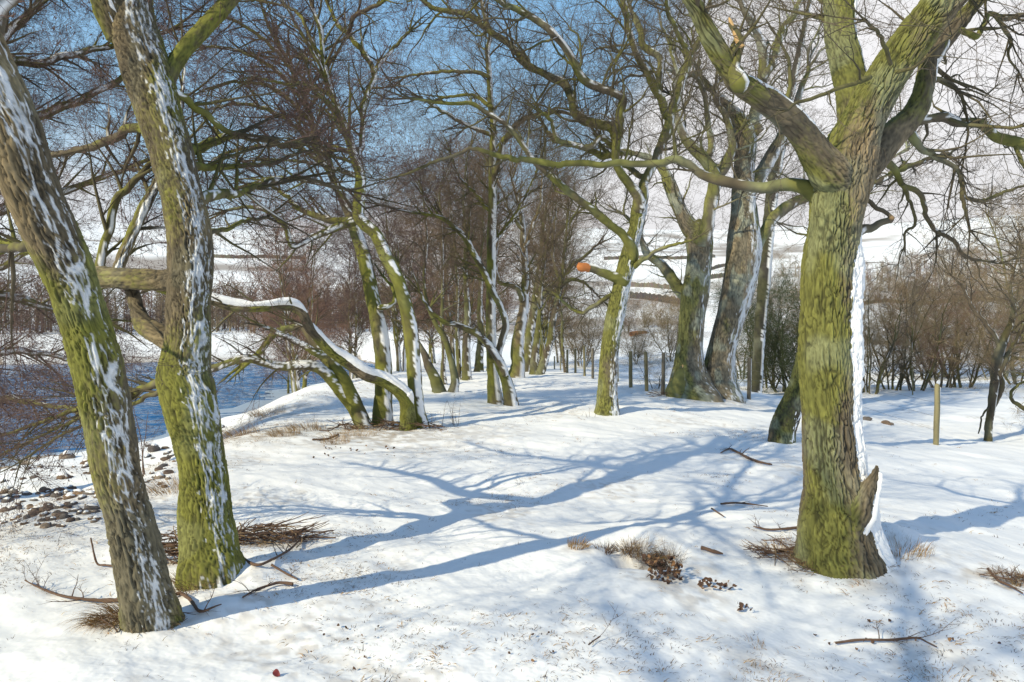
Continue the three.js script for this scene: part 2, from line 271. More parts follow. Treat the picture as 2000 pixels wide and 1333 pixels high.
  const put = (i, j) => { const q = i * seg + j; if (id[q] < 0) { const [t, N, B] = fr[i], p = R[i], a = j / seg * 2 * Math.PI, ca = Math.cos(a), sa = Math.sin(a), nx = N.x * ca + B.x * sa, ny = N.y * ca + B.y * sa, nz = N.z * ca + B.z * sa, m = mask[q], r = p[3] + lerp(dsp[q], Math.max(dsp[q], -0.002 + (opt.flare ? dsp[q] : 0)), clamp(m, 0, 1)) + (m > 0 ? Math.min(m * 1.6, 1) * thick + (opt.heap ? opt.heap * ss(0.4, 1.5, m) : 0) : -0.005); id[q] = snow.vert(p[0] + nx * r, p[1] + ny * r, p[2] + nz * r, nx, ny, nz, SNOW); } return id[q]; };
  for (let i = 0; i < n - 1; i++) for (let j = 0; j < seg; j++) { const k2 = (j + 1) % seg; if (Math.max(mask[i * seg + j], mask[i * seg + k2], mask[(i + 1) * seg + j], mask[(i + 1) * seg + k2]) <= 0) continue; const a = put(i, j), b = put(i, k2), c = put(i + 1, j), d = put(i + 1, k2); snow.i.push(a, b, c, b, d, c); }
  return { bark: bark.geo(true), snow: snow.i.length ? snow.geo(true) : null };
}

// ---------------------------------------------------------------- twig sprays (shared, instanced)
function twigTube(mb, p, d, len, r, curl, sides, segs) {
  const R = []; let q = p.clone(), v = d.clone(), pts = [];
  for (let i = 0; i <= segs; i++) { R.push([q.x, q.y, q.z, r * (1 - 0.72 * i / segs)]); pts.push([q.clone(), v.clone()]); v.add(V(rr(-1, 1), rr(-1, 1), rr(-1, 1)).multiplyScalar(curl)); v.normalize(); q = q.clone().addScaledVector(v, len / segs); }
  addTube(mb, R, sides, null, { tint: [1, 1, 1] }); return pts;
}
const perp = (d) => { const a = V(rr(-1, 1), rr(-1, 1), rr(-1, 1)); a.addScaledVector(d, -a.dot(d)); return a.lengthSq() < 1e-4 ? perp(d) : a.normalize(); };
function spray(kind, seed) {                                              // about one metre long, grows along +y
  rnd = mulberry(seed); const mb = new MB(V(0, 0, 0));
  const K = { alder: { n: 12, sub: 4, curl: 0.10, ang: 0.75, L: 0.42, s: 0.17, r: 0.0034, rise: 0.1 }, curly: { n: 8, sub: 3, curl: 0.30, ang: 0.95, L: 0.36, s: 0.15, r: 0.0036, rise: 0.35 }, hedge: { n: 12, sub: 4, curl: 0.26, ang: 1.0, L: 0.4, s: 0.2, r: 0.0038, rise: 0.15 } }[kind];
  const main = twigTube(mb, V(0, 0, 0), V(0, 1, 0), 1, K.r * 1.5, K.curl * 0.6, 3, 6);
  for (let i = 0; i < K.n; i++) {
    const t = 0.08 + 0.92 * (i + rnd() * 0.6) / K.n, [p, d] = main[Math.min(6, Math.floor(t * 6.99))], q = p.clone().lerp(main[Math.min(6, Math.floor(t * 6.99) + 1)][0], (t * 6.99) % 1);
    const dir = d.clone().multiplyScalar(Math.cos(K.ang)).addScaledVector(perp(d), Math.sin(K.ang)).normalize(), len = K.L * rr(0.55, 1.15) * (1.05 - 0.55 * t);
    const side = twigTube(mb, q, dir, len, K.r, K.curl, 3, 4);
    for (let j = 0; j < K.sub; j++) { const [sp, sd] = side[1 + Math.floor(rnd() * 3.99)]; twigTube(mb, sp, sd.clone().multiplyScalar(Math.cos(0.8)).addScaledVector(perp(sd), Math.sin(0.8)).add(V(0, K.rise, 0)).normalize(), K.s * rr(0.5, 1.3), K.r * 0.62, K.curl * 0.8, 3, 2); }
    if (kind === 'alder' && rnd() < 0.8) { const [tp, td] = side[4]; twigTube(mb, tp, td.clone().add(V(0, -0.6, 0)).normalize(), 0.035, 0.009, 0.05, 4, 1); }   // catkins and cones
  }
  const g = mb.geo(); g.deleteAttribute('color'); return g;
}
const SPRAY = {}; for (const k of ['alder', 'curly', 'hedge']) SPRAY[k] = [1, 2, 3].map((i) => spray(k, 100 * k.length + i));

const STYLE = {
  alder: { bark: [0.125, 0.10, 0.062], tan: [0.25, 0.19, 0.115], green: [0.175, 0.178, 0.030], pale: [0.30, 0.32, 0.22], moss: 0.12, lichen: 0.15, snow: 0.05, wig: 0.085, trop: [-0.012, 0.01], ang: [0.75, 0.8], dens: [5.0, 5], ratio: 0.42, spr: [4.2, 5.2], sprayLen: 0.55, spray: 'alder', mat: 'alderTwig' },
  oak: { bark: [0.145, 0.118, 0.078], tan: [0.25, 0.195, 0.12], green: [0.17, 0.172, 0.040], pale: [0.27, 0.30, 0.21], moss: -0.08, lichen: 0.5, snow: 0.05, kink: 0.2, wig: 0.2, trop: [0.02, 0.03], ang: [0.9, 0.95], dens: [3.6, 3.6], ratio: 0.48, spr: [3.0, 3.6], sprayLen: 0.55, spray: 'curly', mat: 'greyTwig' },
  grey: { bark: [0.20, 0.175, 0.125], tan: [0.29, 0.235, 0.155], green: [0.19, 0.192, 0.06], pale: [0.33, 0.36, 0.29], moss: -0.15, lichen: 0.7, snow: 0.06, kink: 0.18, wig: 0.17, trop: [0.02, 0.03], ang: [0.85, 0.95], dens: [3.0, 3.4], ratio: 0.48, spr: [2.6, 3.2], sprayLen: 0.6, spray: 'curly', mat: 'greyTwig' },
  brown: { bark: [0.12, 0.094, 0.062], tan: [0.21, 0.16, 0.10], green: [0.15, 0.15, 0.035], pale: [0.25, 0.26, 0.19], moss: 0.0, lichen: 0.3, snow: 0.04, wig: 0.15, trop: [0.02, 0.02], ang: [0.8, 0.9], dens: [3.6, 4], ratio: 0.45, spr: [3.2, 4], sprayLen: 0.75, spray: 'alder', mat: 'brownTwig' },
  hedge: { bark: [0.12, 0.10, 0.066], tan: [0.18, 0.14, 0.09], green: [0.12, 0.12, 0.04], pale: [0.22, 0.23, 0.17], moss: -0.1, lichen: 0.3, snow: 0.04, wig: 0.24, trop: [0.03, 0.02], ang: [0.8, 0.95], dens: [4, 4], ratio: 0.5, spr: [4, 5], sprayLen: 0.65, spray: 'hedge', mat: 'hedgeTwig' },
};
const st2 = (name, o) => ({ ...STYLE[name], ...o });

function grow(T, p, dir, len, r, lvl, st) {
  const segs = Math.max(4, Math.round(len / (lvl ? 0.1 : 0.16))), pts = []; let q = p.clone(), v = dir.clone().normalize(); const dirs = [];
  for (let i = 0; i <= segs; i++) {
    pts.push([q.x, q.y, q.z, Math.max(0.0022, r * (1 - 0.82 * i / segs))]); dirs.push(v.clone());
    v.add(V(rr(-1, 1), rr(-1, 1), rr(-1, 1)).multiplyScalar(st.wig * 1.5)); if (st.kink && rnd() < st.kink) v.addScaledVector(perp(v), rr(0.3, 0.9)); v.y += st.trop[Math.min(lvl, 1)] + (T.lift ?? 0); v.normalize(); q = q.clone().addScaledVector(v, len / segs);
  }
  T.branches.push([pts, lvl]);
  const n = lvl < 1 + (T.deeper ?? 0) ? Math.round(len * st.dens[Math.min(lvl, 1)] * rr(0.8, 1.2)) : 0;
  for (let k = 0; k < n; k++) {
    const t = 0.12 + 0.86 * (k + rnd()) / n, i = Math.min(segs, Math.floor(t * segs)), d = dirs[i], a = st.ang[Math.min(lvl, 1)] * rr(0.7, 1.25);
    grow(T, V(...pts[i]), d.clone().multiplyScalar(Math.cos(a)).addScaledVector(perp(d), Math.sin(a)), Math.max(0.16, len * st.ratio * rr(0.6, 1.3) * (1.1 - 0.6 * t)), pts[i][3] * 0.6, lvl + 1, st);
  }
  const m = T.deeper ? Math.floor(len * st.spr[Math.min(lvl, 1)] * (T.thick ?? 1) + rnd()) : Math.max(1, Math.round(len * st.spr[Math.min(lvl, 1)] * (T.thick ?? 1)));
  for (let k = 0; k < m; k++) {
    const t = k ? rr(0.2, 1) : 1, i = Math.min(segs, Math.floor(t * segs)), d = dirs[i], a = k ? rr(0.3, 0.95) : 0.1;
    T.sprays.push([V(...pts[i]), d.clone().multiplyScalar(Math.cos(a)).addScaledVector(perp(d), Math.sin(a)), st.sprayLen * rr(0.6, 1.25) * (T.big ?? 1)]);
  }
}
function sprayMeshes(T, st, root, origin, mat) {
  const geos = SPRAY[st.spray], Y = V(0, 1, 0), q = new THREE.Quaternion(), m = new THREE.Matrix4(), roll = new THREE.Quaternion();
  geos.forEach((g, v) => {
    const mine = T.sprays.filter((_, i) => i % geos.length === v); if (!mine.length) return;
    const im = new THREE.InstancedMesh(g, M[mat ?? st.mat], mine.length); im.name = 'twigs'; im.userData.kind = 'stuff'; im.castShadow = im.receiveShadow = true;
    mine.forEach(([p, d, s], i) => { q.setFromUnitVectors(Y, d.clone().normalize()); roll.setFromAxisAngle(Y, rnd() * 6.28); q.multiply(roll); const w = s * (T.fat ?? 1); m.compose(p.clone().sub(origin), q, V(w, s, w)); im.setMatrixAt(i, m); });
    root.add(im);
  });
}
const limbPts = (p, depth, dz = 0, z0 = 0) => p.map(([x, y, w, z], i) => { const D = depth + (z ?? z0 + dz * i / (p.length - 1)), q = at(x, y, D); return [q.x, q.y, q.z, w * D / F / 2]; });
function sprout(T, pts, st, k, L, t0 = 0.1, opt = {}) {                   // side branches along a limb
  let len = 0; for (let i = 1; i < pts.length; i++) len += Math.hypot(pts[i][0] - pts[i - 1][0], pts[i][1] - pts[i - 1][1], pts[i][2] - pts[i - 1][2]);
  const R = resample(pts, 0.08), fr = framesOf(R), n = Math.round(len * k);
  for (let i = 0; i < n; i++) {
    const t = t0 + (1 - t0) * (i + rnd()) / n, j = Math.min(R.length - 1, Math.floor(t * (R.length - 1))), d = fr[j][0], a = st.ang[0] * rr(0.75, 1.3);
    const dir = d.clone().multiplyScalar(Math.cos(a)).addScaledVector(perp(d), Math.sin(a)); if (opt.bias) dir.add(opt.bias);
    if (opt.up !== undefined && dir.y < opt.up) dir.y = opt.up + rr(0, 0.3);
    grow(T, V(R[j][0], R[j][1], R[j][2]), dir.normalize(), L * rr(0.5, 1.2) * (1.1 - 0.45 * t), Math.min(R[j][3] * 0.55, (opt.fatBranch ?? 0.022) * L), 0, st);
  }
  if (!opt.blunt) { const d = fr[fr.length - 1][0], e = R[R.length - 1]; for (let i = 0; i < 3; i++) grow(T, V(e[0], e[1], e[2]), d.clone().addScaledVector(perp(d), i * 0.35).normalize(), L * rr(0.6, 1.1), e[3] * 0.85, 0, st); }
}
// spec: { base:[px,py], st, trunks:[{p, k, L, near, ...}], limbs:[{p, dz, k, L, blunt, tip}] }; px, py and widths were read off the photograph, depth from where the base stands on the ground
function tree(name, label, category, spec, group) {
  rnd = mulberry(spec.seed ?? 7);
  const b = groundAt(...spec.base), depth = b.depth + (spec.shift ?? 0), st = spec.st, root = thing(name, label, category, b, group);
  const T = { branches: [], sprays: [], thick: spec.thick, big: spec.big, deeper: spec.deeper, fat: spec.fat, lift: spec.lift };
  for (const t of spec.trunks) {
    const pts = limbPts(t.p, depth, t.dz ?? 0, t.z0 ?? 0); const g0 = pts[0]; if (!t.floating) { const gy = ground(g0[0], -g0[2]) - 0.12; pts.unshift([g0[0] + (g0[0] - pts[1][0]) * 0.2, Math.min(gy, g0[1] - 0.05), g0[2], g0[3] * 1.12]); }
    if (t.near) {
      const { bark, snow } = nearTrunk(pts, t.near.seg, t.near.step, st, b, t.near); const o = mesh(t.name ?? 'trunk', bark, M.bark, root); if (snow) mesh('snow_crust', snow, t.near.rime ? M.rime : M.snow, o, 'stuff');
    } else {
      const mb = new MB(b), R = resample(pts, Math.max(0.035, pts[1][3] * 0.28)), sg = t.seg ?? 22, kk = t.rough ?? 0.07;
      addTube(mb, R, sg, st, { disp: (x, s, z, r) => r * (kk * n3(x * 9 + s, s * 3, z * 9) + kk * 0.7 * n3(x * 26, s * 8, z * 26) - kk * 0.9 * ss(0.25, 0, Math.abs(n3(x * 34, s * 7, z * 34)))), close: t.close }); mesh(t.name ?? 'trunk', mb.geo(true), M.bark, root);
    }
    if (t.k) sprout(T, pts, t.st ?? st, t.k, t.L, t.t0 ?? 0.5, t);
  }
  for (const l of spec.limbs ?? []) {
    const pts = limbPts(l.p, depth, l.dz ?? 0, l.z0 ?? 0), mb = new MB(b), big = pts[0][3] > 0.035;
    if (l.near) { const [a, c] = pts, L = Math.hypot(a[0] - c[0], a[1] - c[1], a[2] - c[2]) || 1, kk = a[3] * 0.5 / L; pts.unshift([a[0] + (a[0] - c[0]) * kk, a[1] + (a[1] - c[1]) * kk, a[2] + (a[2] - c[2]) * kk, a[3] * 0.3]); const { bark, snow } = nearTrunk(pts, l.near.seg, l.near.step, st, b, l.near); const o = mesh('limb', bark, M.bark, root); if (snow) mesh('snow_crust', snow, M.snow, o, 'stuff'); }
    else {
      const R = resample(pts, Math.max(0.03, pts[0][3] * 0.5)), q = rr(0, 50); { const a = R[0], c = R[1], L = Math.hypot(a[0] - c[0], a[1] - c[1], a[2] - c[2]) || 1, k = a[3] / L; R.unshift([a[0] + (a[0] - c[0]) * k * 0.5, a[1] + (a[1] - c[1]) * k * 0.5, a[2] + (a[2] - c[2]) * k * 0.5, a[3] * 0.7], [0, 0, 0, 0]); const e = R[0]; R[1] = e; for (let z = 2; z < R.length; z++) { const w = Math.min(1, z / 6) * R[z][3] * 0.55, f = 0.22 / Math.max(R[z][3], 0.012); R[z][0] += w * n3(z * 0.03 * f + q, 1, 5); R[z][1] += w * n3(z * 0.03 * f + q, 7, 2); R[z][2] += w * n3(z * 0.03 * f + q, 3, 9); } R[0] = [e[0] + (a[0] - c[0]) * k * 0.3, e[1] + (a[1] - c[1]) * k * 0.3, e[2] + (a[2] - c[2]) * k * 0.3, a[3] * 0.12]; } const kk = l.knobbly ?? 0.10;
      addTube(mb, R, big ? 16 : 9, st, { disp: (x, s, z, r) => r * (kk * n3(x * 12 + q, s * 5, z * 12) + kk * 0.8 * n3(x * 30, s * 11 + q, z * 30)), close: l.tip ? col : undefined, snowFree: l.snowFree }); const o = mesh('limb', mb.geo(true), M.bark, root);
      if (l.tip) { const e = R[R.length - 1], a = R[Math.max(0, R.length - 1 - (l.tipBack ?? 3))], tb = new MB(b), dir = V(e[0] - a[0], e[1] - a[1], e[2] - a[2]), c = [1, 1, 1]; addTube(tb, [0, 0.33, 0.66, 1, 1.12].map((t, i) => [a[0] + dir.x * t, a[1] + dir.y * t, a[2] + dir.z * t, lerp(a[3], e[3], t) * [1.12, 1.22, 1.22, 1.12, 0.45][i]]), 14, st, { tint: c, disp: (x, s, z, r) => r * 0.22 * n3(x * 60, s * 22, z * 60), close: c }); const g = tb.geo(true); g.deleteAttribute('color'); mesh('broken_end', g, M[l.tip], o); }
    }
    if (l.k) sprout(T, pts, l.st ?? st, l.k, l.L ?? 1, l.t0 ?? 0.12, { ...l, blunt: l.blunt || l.tip });
  }
  const mb = new MB(b); for (const [pts, lvl] of T.branches) addTube(mb, pts, lvl ? 4 : 6, st);
  if (mb.p.length) mesh('crown', mb.geo(), M.bark, root, 'stuff');
  sprayMeshes(T, st, root, b, spec.mat);
  stats.push([root.name, T.branches.length, T.sprays.length, depth.toFixed(1)]);
  return root;
}
const stats = [];
// ---------------------------------------------------------------- the trees
const A = STYLE.alder, O = STYLE.oak, G = STYLE.grey, BR = STYLE.brown;
const NEAR = { seg: 150, step: 0.0085 };

tree('alder_tree', 'leaning mossy alder with streaked driven snow, leftmost trunk by the river', 'tree', {
  base: [297, 1218], st: st2('alder', { moss: -0.05, tan: [0.22, 0.17, 0.095] }), seed: 11, thick: 0.38, deeper: 1,
  trunks: [{ p: [[297, 1218, 108], [286, 1160, 96], [272, 1095, 92], [252, 1010, 87], [229, 927, 85], [208, 800, 88], [188, 710, 90], [163, 618, 89], [132, 530, 93], [100, 460, 95], [62, 365, 99], [24, 240, 100], [-35, 105, 92], [-90, -40, 84], [-150, -200, 74], [-220, -420, 62], [-280, -700, 44], [-300, -900, 26]], dz: -1.3, near: { ...NEAR, rime: true, flare: 0.14, scale: 1.4, plate: 3, snowAt: 0.85, more: -0.08, depth: 0.012 }, k: 3.2, L: 1.7, t0: 0.62 }],
  limbs: [
    { p: [[95, 455, 26], [60, 478, 22], [20, 486, 18], [-40, 470, 14], [-130, 430, 9]], z0: -0.68, dz: 0.7, k: 4, L: 0.8 },
    { p: [[-40, 100, 40], [20, -60, 34], [60, -260, 28], [90, -520, 18]], z0: -0.92, dz: 0.5, k: 3, L: 1.2 },
    { p: [[-90, -60, 44], [-260, -200, 36], [-520, -330, 26], [-800, -420, 14]], z0: -1.0, dz: -0.8, k: 3, L: 1.5 },
    { p: [[-150, -220, 40], [-120, -420, 34], [-40, -700, 24], [60, -960, 12]], z0: -1.08, dz: 2.2, k: 3, L: 1.5 },
  ],
});

tree('alder_tree', 'upright mossy alder with a forked top and snow lodged in its fork', 'tree', {
  base: [412, 1122], st: st2('alder', { moss: 0.06, tan: [0.22, 0.17, 0.095] }), seed: 12, thick: 0.4, deeper: 1,
  trunks: [{ p: [[413, 1124, 122], [409, 1075, 104], [404, 1010, 100], [400, 940, 92], [385, 850, 92], [368, 775, 98], [360, 735, 96], [367, 670, 84], [369, 618, 84], [371, 540, 82], [371, 460, 81], [360, 400, 81], [345, 345, 82], [314, 228, 83], [292, 155, 90], [270, 90, 90], [258, 30, 82], [258, -40, 62], [252, -150, 54], [240, -320, 42], [235, -520, 26]], dz: 0.8, near: { ...NEAR, rime: true, flare: 0.2, scale: 1.4, plate: 3, snowAt: 0.83, more: -0.08, depth: 0.013, mossAt: (h) => 0.25 - 0.35 * ss(0.55, 0.62, h) * ss(0.75, 0.68, h) }, k: 3, L: 1.5, t0: 0.72 }],
  limbs: [
    { p: [[238, 70, 62], [212, 15, 58], [192, -60, 50], [160, -200, 40], [120, -400, 26]], z0: 0.6, dz: -0.3, k: 3.5, L: 1.3, t0: 0.4, near: { seg: 70, step: 0.012, snowAt: 0.9 } },
    { p: [[312, 180, 46], [335, 135, 34], [362, 95, 31], [395, 58, 30], [450, -2, 30], [505, -70, 27], [590, -190, 22], [660, -330, 14]], z0: 0.52, dz: 0.7, k: 2.4, L: 1.2, t0: 0.55, near: { seg: 44, step: 0.012, snowAt: 1.6, depth: 0.003 } },
    { p: [[358, 545, 52], [320, 548, 44], [260, 545, 40], [200, 541, 40], [150, 530, 32], [95, 500, 26], [40, 482, 22], [-10, 470, 18], [-110, 440, 11]], z0: 0.3, dz: 1.0, k: 4.2, L: 0.9, t0: 0.5, near: { seg: 54, step: 0.010, snowMask: (w, h, s, b, t, nx, ny) => -1 } },
    { p: [[355, 690, 52], [335, 670, 44], [304, 650, 41], [280, 634, 35], [267, 602, 26], [252, 552, 24]], z0: 0.25, dz: 0.5, near: { seg: 46, step: 0.010, snowAt: 1.5 } },
    { p: [[222, 545, 26], [236, 508, 23], [262, 448, 22], [285, 398, 20], [308, 356, 18], [335, 290, 14], [352, 215, 10], [360, 120, 6]], z0: 0.8, dz: 0.5, k: 4, L: 0.8, near: { seg: 40, step: 0.010, rime: true, snowAt: 0.70, more: 0.0, thick: 0.008 } },
    { p: [[192, 540, 20], [205, 480, 16], [228, 395, 15], [250, 365, 14], [276, 336, 13], [296, 318, 11], [330, 305, 8]], z0: 0.9, dz: 0.3, k: 4, L: 0.8 },
    { p: [[345, 745, 30], [312, 748, 15], [285, 757, 14], [255, 770, 14], [190, 785, 11], [110, 815, 8], [30, 842, 6], [-60, 872, 4]], z0: 0.3, dz: 0.9, k: 7, L: 0.55, bias: V(-0.5, -0.12, 0) },
    { p: [[255, 770, 9], [190, 800, 8], [100, 842, 6], [10, 885, 5], [-60, 915, 3]], z0: 0.6, dz: 0.6, k: 7, L: 0.5, bias: V(-0.5, -0.12, 0) },
    { p: [[330, 760, 12], [295, 772, 9], [258, 788, 8], [200, 812, 6], [120, 850, 5], [40, 902, 4]], z0: 0.4, dz: 0.5, k: 8, L: 0.65, bias: V(-0.5, -0.12, 0) },
    { p: [[355, 290, 30], [372, 295, 23], [402, 281, 19], [445, 268, 15], [512, 272, 12], [560, 284, 10], [612, 266, 7]], z0: 0.5, dz: 1.6, k: 4, L: 0.75 },
    { p: [[312, 160, 20], [345, 185, 18], [372, 205, 14], [408, 228, 12], [436, 252, 11], [470, 262, 7]], z0: 0.5, dz: 0.5, k: 4.5, L: 0.7 },
    { p: [[380, 395, 28], [402, 388, 23], [450, 380, 17], [488, 372, 13], [540, 354, 11], [600, 350, 8], [680, 372, 6]], z0: 0.4, dz: 1.7, k: 4.5, L: 0.8 },
    { p: [[365, 330, 20], [402, 325, 13], [462, 325, 10], [530, 318, 8], [580, 300, 6]], z0: 0.5, dz: 1.4, k: 4.5, L: 0.8 },
    { p: [[385, 450, 14], [430, 452, 10], [480, 432, 8], [520, 425, 6]], z0: 0.5, dz: 1.2, k: 4, L: 0.7 },
    { p: [[320, 225, 24], [290, 245, 20], [230, 262, 17], [170, 290, 14], [90, 300, 10], [10, 282, 6]], z0: 0.5, dz: 1.5, k: 4.5, L: 0.8 },
    { p: [[258, -10, 40], [330, -130, 32], [430, -300, 22], [520, -520, 12]], z0: 0.68, dz: 1.5, k: 3.5, L: 1.3 },
    { p: [[250, -120, 36], [160, -300, 28], [40, -500, 20], [-80, -720, 10]], z0: 0.72, dz: -1.6, k: 3.5, L: 1.3 },
  ],
});

tree('alder_tree', 'wide riverside alder whose drooping twigs hang over the water', 'tree', {
  base: [-190, 1010], st: A, seed: 13, big: 1.0, thick: 1.1,
  trunks: [{ p: [[-190, 1010, 80], [-180, 850, 70], [-190, 650, 66], [-170, 450, 60], [-175, 250, 54], [-150, 50, 46], [-150, -200, 34], [-140, -500, 18]], k: 3, L: 2, t0: 0.4 }],
  limbs: [
    { p: [[-180, 820, 34], [-110, 720, 26], [-20, 690, 18], [70, 690, 12], [150, 705, 7]], dz: 1.2, k: 6, L: 0.9, bias: V(0.3, -0.15, 0) },
    { p: [[-180, 880, 30], [-90, 800, 20], [0, 780, 14], [80, 790, 9], [150, 800, 6]], dz: -0.4, k: 6, L: 0.7, bias: V(0.2, -0.2, 0) },
    { p: [[-190, 700, 36], [-110, 610, 28], [0, 580, 20], [100, 600, 13], [200, 622, 8]], dz: 2.2, k: 6, L: 1.0 },
    { p: [[-170, 520, 36], [-80, 440, 28], [20, 400, 20], [130, 370, 14], [250, 330, 8]], dz: 1.6, k: 5.5, L: 1.1 },
    { p: [[-170, 400, 34], [-70, 300, 26], [40, 235, 19], [150, 200, 14], [270, 130, 8]], dz: 2.4, k: 5.5, L: 1.1 },
    { p: [[-170, 300, 32], [-80, 170, 25], [10, 70, 18], [100, -20, 12], [180, -120, 7]], dz: 1.0, k: 5.5, L: 1.2 },
    { p: [[-150, 150, 30], [-40, 120, 22], [80, 120, 16], [190, 95, 11], [330, 60, 7]], dz: 2.6, k: 5.5, L: 1.1 },
    { p: [[-160, 60, 30], [-20, -20, 22], [140, -40, 16], [300, -90, 9]], dz: 2.0, k: 4.5, L: 1.1 },
    { p: [[-190, 620, 26], [-100, 545, 18], [0, 520, 12], [90, 470, 7]], dz: 0.6, k: 5.5, L: 0.8 },
  ],
});

tree('coppiced_alder', 'many-stemmed alder on the bank with one snow-topped stem arching sideways', 'tree', {
  base: [765, 834], st: st2('alder', { moss: 0.28, snow: 0.07 }), seed: 21, big: 1.1, thick: 0.28, deeper: 1,
  trunks: [
    { p: [[706, 833, 26], [690, 800, 22], [665, 765, 24], [640, 733, 25], [616, 717, 22], [590, 713, 20], [550, 716, 18], [515, 709, 16], [480, 700, 17], [445, 710, 15], [412, 722, 14], [350, 745, 11], [300, 757, 7]], z0: 0.1, dz: -1.2, k: 2.2, L: 0.9, t0: 0.5 },
    { p: [[714, 838, 32], [697, 795, 27], [674, 748, 27], [648, 712, 26], [624, 684, 24], [606, 655, 20], [590, 640, 14], [570, 640, 12], [548, 645, 13], [528, 660, 13], [510, 685, 12], [490, 704, 11]], z0: -0.1, dz: 0.1, t0: 0.6, k: 2, L: 0.8 },
    { p: [[747, 833, 46], [748, 790, 36], [749, 740, 34], [748, 700, 33], [741, 645, 32], [730, 590, 29], [722, 555, 28], [710, 500, 27], [697, 460, 26], [690, 432, 24], [680, 415, 17], [664, 380, 15], [646, 340, 14], [630, 300, 13], [613, 256, 12], [596, 200, 11], [568, 132, 10], [548, 96, 8], [520, 40, 6], [500, -30, 4]], z0: 0.25, dz: 0.9, k: 4.2, L: 1.6, t0: 0.52, seg: 30 },
    { p: [[797, 834, 34], [796, 800, 29], [790, 775, 28], [768, 755, 26], [740, 741, 24], [715, 732, 24], [690, 717, 23], [665, 700, 22], [642, 682, 21], [622, 660, 21], [603, 638, 20], [590, 612, 19], [572, 600, 18], [545, 598, 18], [520, 600, 18], [465, 601, 18], [412, 588, 17], [340, 574, 14], [290, 560, 10], [230, 556, 6]], z0: -0.35, dz: -2.0, k: 2.4, L: 0.9, t0: 0.45, seg: 30, near: { seg: 50, step: 0.016, depth: 0.010, thick: 0.02, heap: 0.045, snowMask: (w, h, s, b, t, nx, ny) => (0.80 * ny + 0.50 * w + (h > 0.02 && h < 0.14 ? 0.15 * w : 0) - 0.62) * 4 + 0.35 * s + 0.35 * b } },
    { p: [[822, 838, 36], [816, 800, 27], [811, 755, 29], [806, 690, 30], [801, 640, 29], [793, 600, 27], [782, 560, 26], [766, 525, 26], [753, 500, 26], [742, 475, 25], [731, 455, 24], [712, 438, 25], [700, 420, 23], [702, 380, 22], [703, 340, 21], [690, 300, 18], [674, 250, 16], [656, 204, 14], [642, 165, 12], [632, 120, 11], [626, 60, 10], [612, 20, 8], [596, -40, 5]], z0: -0.15, dz: -0.5, k: 3.4, L: 1.5, t0: 0.6, seg: 30 },
  ],
  limbs: [
    { p: [[703, 335, 15], [704, 290, 11], [706, 250, 10], [714, 190, 11], [730, 140, 11], [708, 100, 11], [680, 64, 10], [658, 46, 8], [640, 10, 5]], dz: 0.6, z0: -0.4, k: 3.4, L: 1.0 },
    { p: [[730, 140, 10], [745, 122, 8], [762, 100, 7], [800, 60, 5]], z0: -0.2, dz: 0.8, k: 3, L: 0.9 },
    { p: [[680, 64, 8], [690, 35, 9], [720, 16, 8], [752, 0, 7], [790, -40, 5]], z0: 0, dz: -0.6, k: 3.5, L: 1.0 },
    { p: [[692, 432, 20], [670, 438, 16], [645, 448, 15], [620, 460, 13], [592, 474, 12], [572, 482, 11], [562, 455, 11], [546, 428, 10], [520, 410, 9], [490, 404, 7], [440, 412, 5]], z0: 0, dz: -1.0, k: 4.5, L: 0.9 },
    { p: [[690, 432, 16], [660, 434, 14], [625, 422, 13], [590, 410, 12], [568, 392, 10], [548, 375, 8], [510, 345, 5]], z0: 0.2, dz: 0.6, k: 4.5, L: 1.0 },
    { p: [[640, 690, 18], [620, 688, 15], [598, 676, 14], [572, 664, 14], [550, 656, 12], [520, 640, 8]], z0: -0.4, dz: -0.5, k: 3, L: 0.5 },
    { p: [[700, 425, 12], [660, 372, 10], [600, 352, 9], [525, 351, 8], [450, 375, 7], [400, 388, 5]], z0: -0.2, dz: -1.4, k: 5, L: 0.9 },
    { p: [[690, 342, 12], [668, 332, 9], [640, 325, 7], [600, 318, 6], [540, 312, 5]], z0: 0, dz: -1, k: 5, L: 0.9 },
    { p: [[646, 340, 11], [590, 292, 9], [510, 285, 7], [440, 300, 6], [385, 335, 4]], z0: 0.4, dz: -1, k: 5.5, L: 1.0 },
    { p: [[630, 300, 11], [562, 235, 9], [490, 205, 7], [430, 208, 5], [370, 230, 3]], z0: 0.4, dz: -1.2, k: 5.5, L: 1.1 },
    { p: [[616, 250, 10], [545, 178, 8], [470, 160, 6], [410, 172, 4]], z0: 0.5, dz: 0.8, k: 5.5, L: 1.1 },
    { p: [[596, 200, 10], [530, 130, 8], [450, 95, 6], [400, 92, 4]], z0: 0.5, dz: -0.8, k: 5.5, L: 1.1 },
    { p: [[568, 132, 9], [500, 65, 7], [430, 30, 5], [380, 22, 3]], z0: 0.7, dz: 0.4, k: 5.5, L: 1.1 },
    { p: [[656, 204, 9], [620, 120, 8], [580, 50, 6], [540, -20, 4]], z0: -0.4, dz: -0.8, k: 5, L: 1.1 },
    { p: [[642, 165, 9], [600, 60, 7], [575, 20, 6], [500, 0, 4]], z0: -0.4, dz: 0.8, k: 5, L: 1.1 },
    { p: [[674, 250, 9], [610, 170, 8], [560, 165, 6], [500, 150, 4]], z0: -0.4, dz: -1.2, k: 5, L: 1.0 },
    { p: [[741, 600, 12], [770, 590, 9], [765, 560, 6], [748, 540, 4]], z0: 0.3, dz: 0.4, k: 2, L: 0.5 },
    { p: [[795, 640, 16], [785, 600, 12], [780, 560, 8], [778, 520, 5]], z0: 0, dz: 0.8, k: 2.5, L: 0.6 },
  ],
});

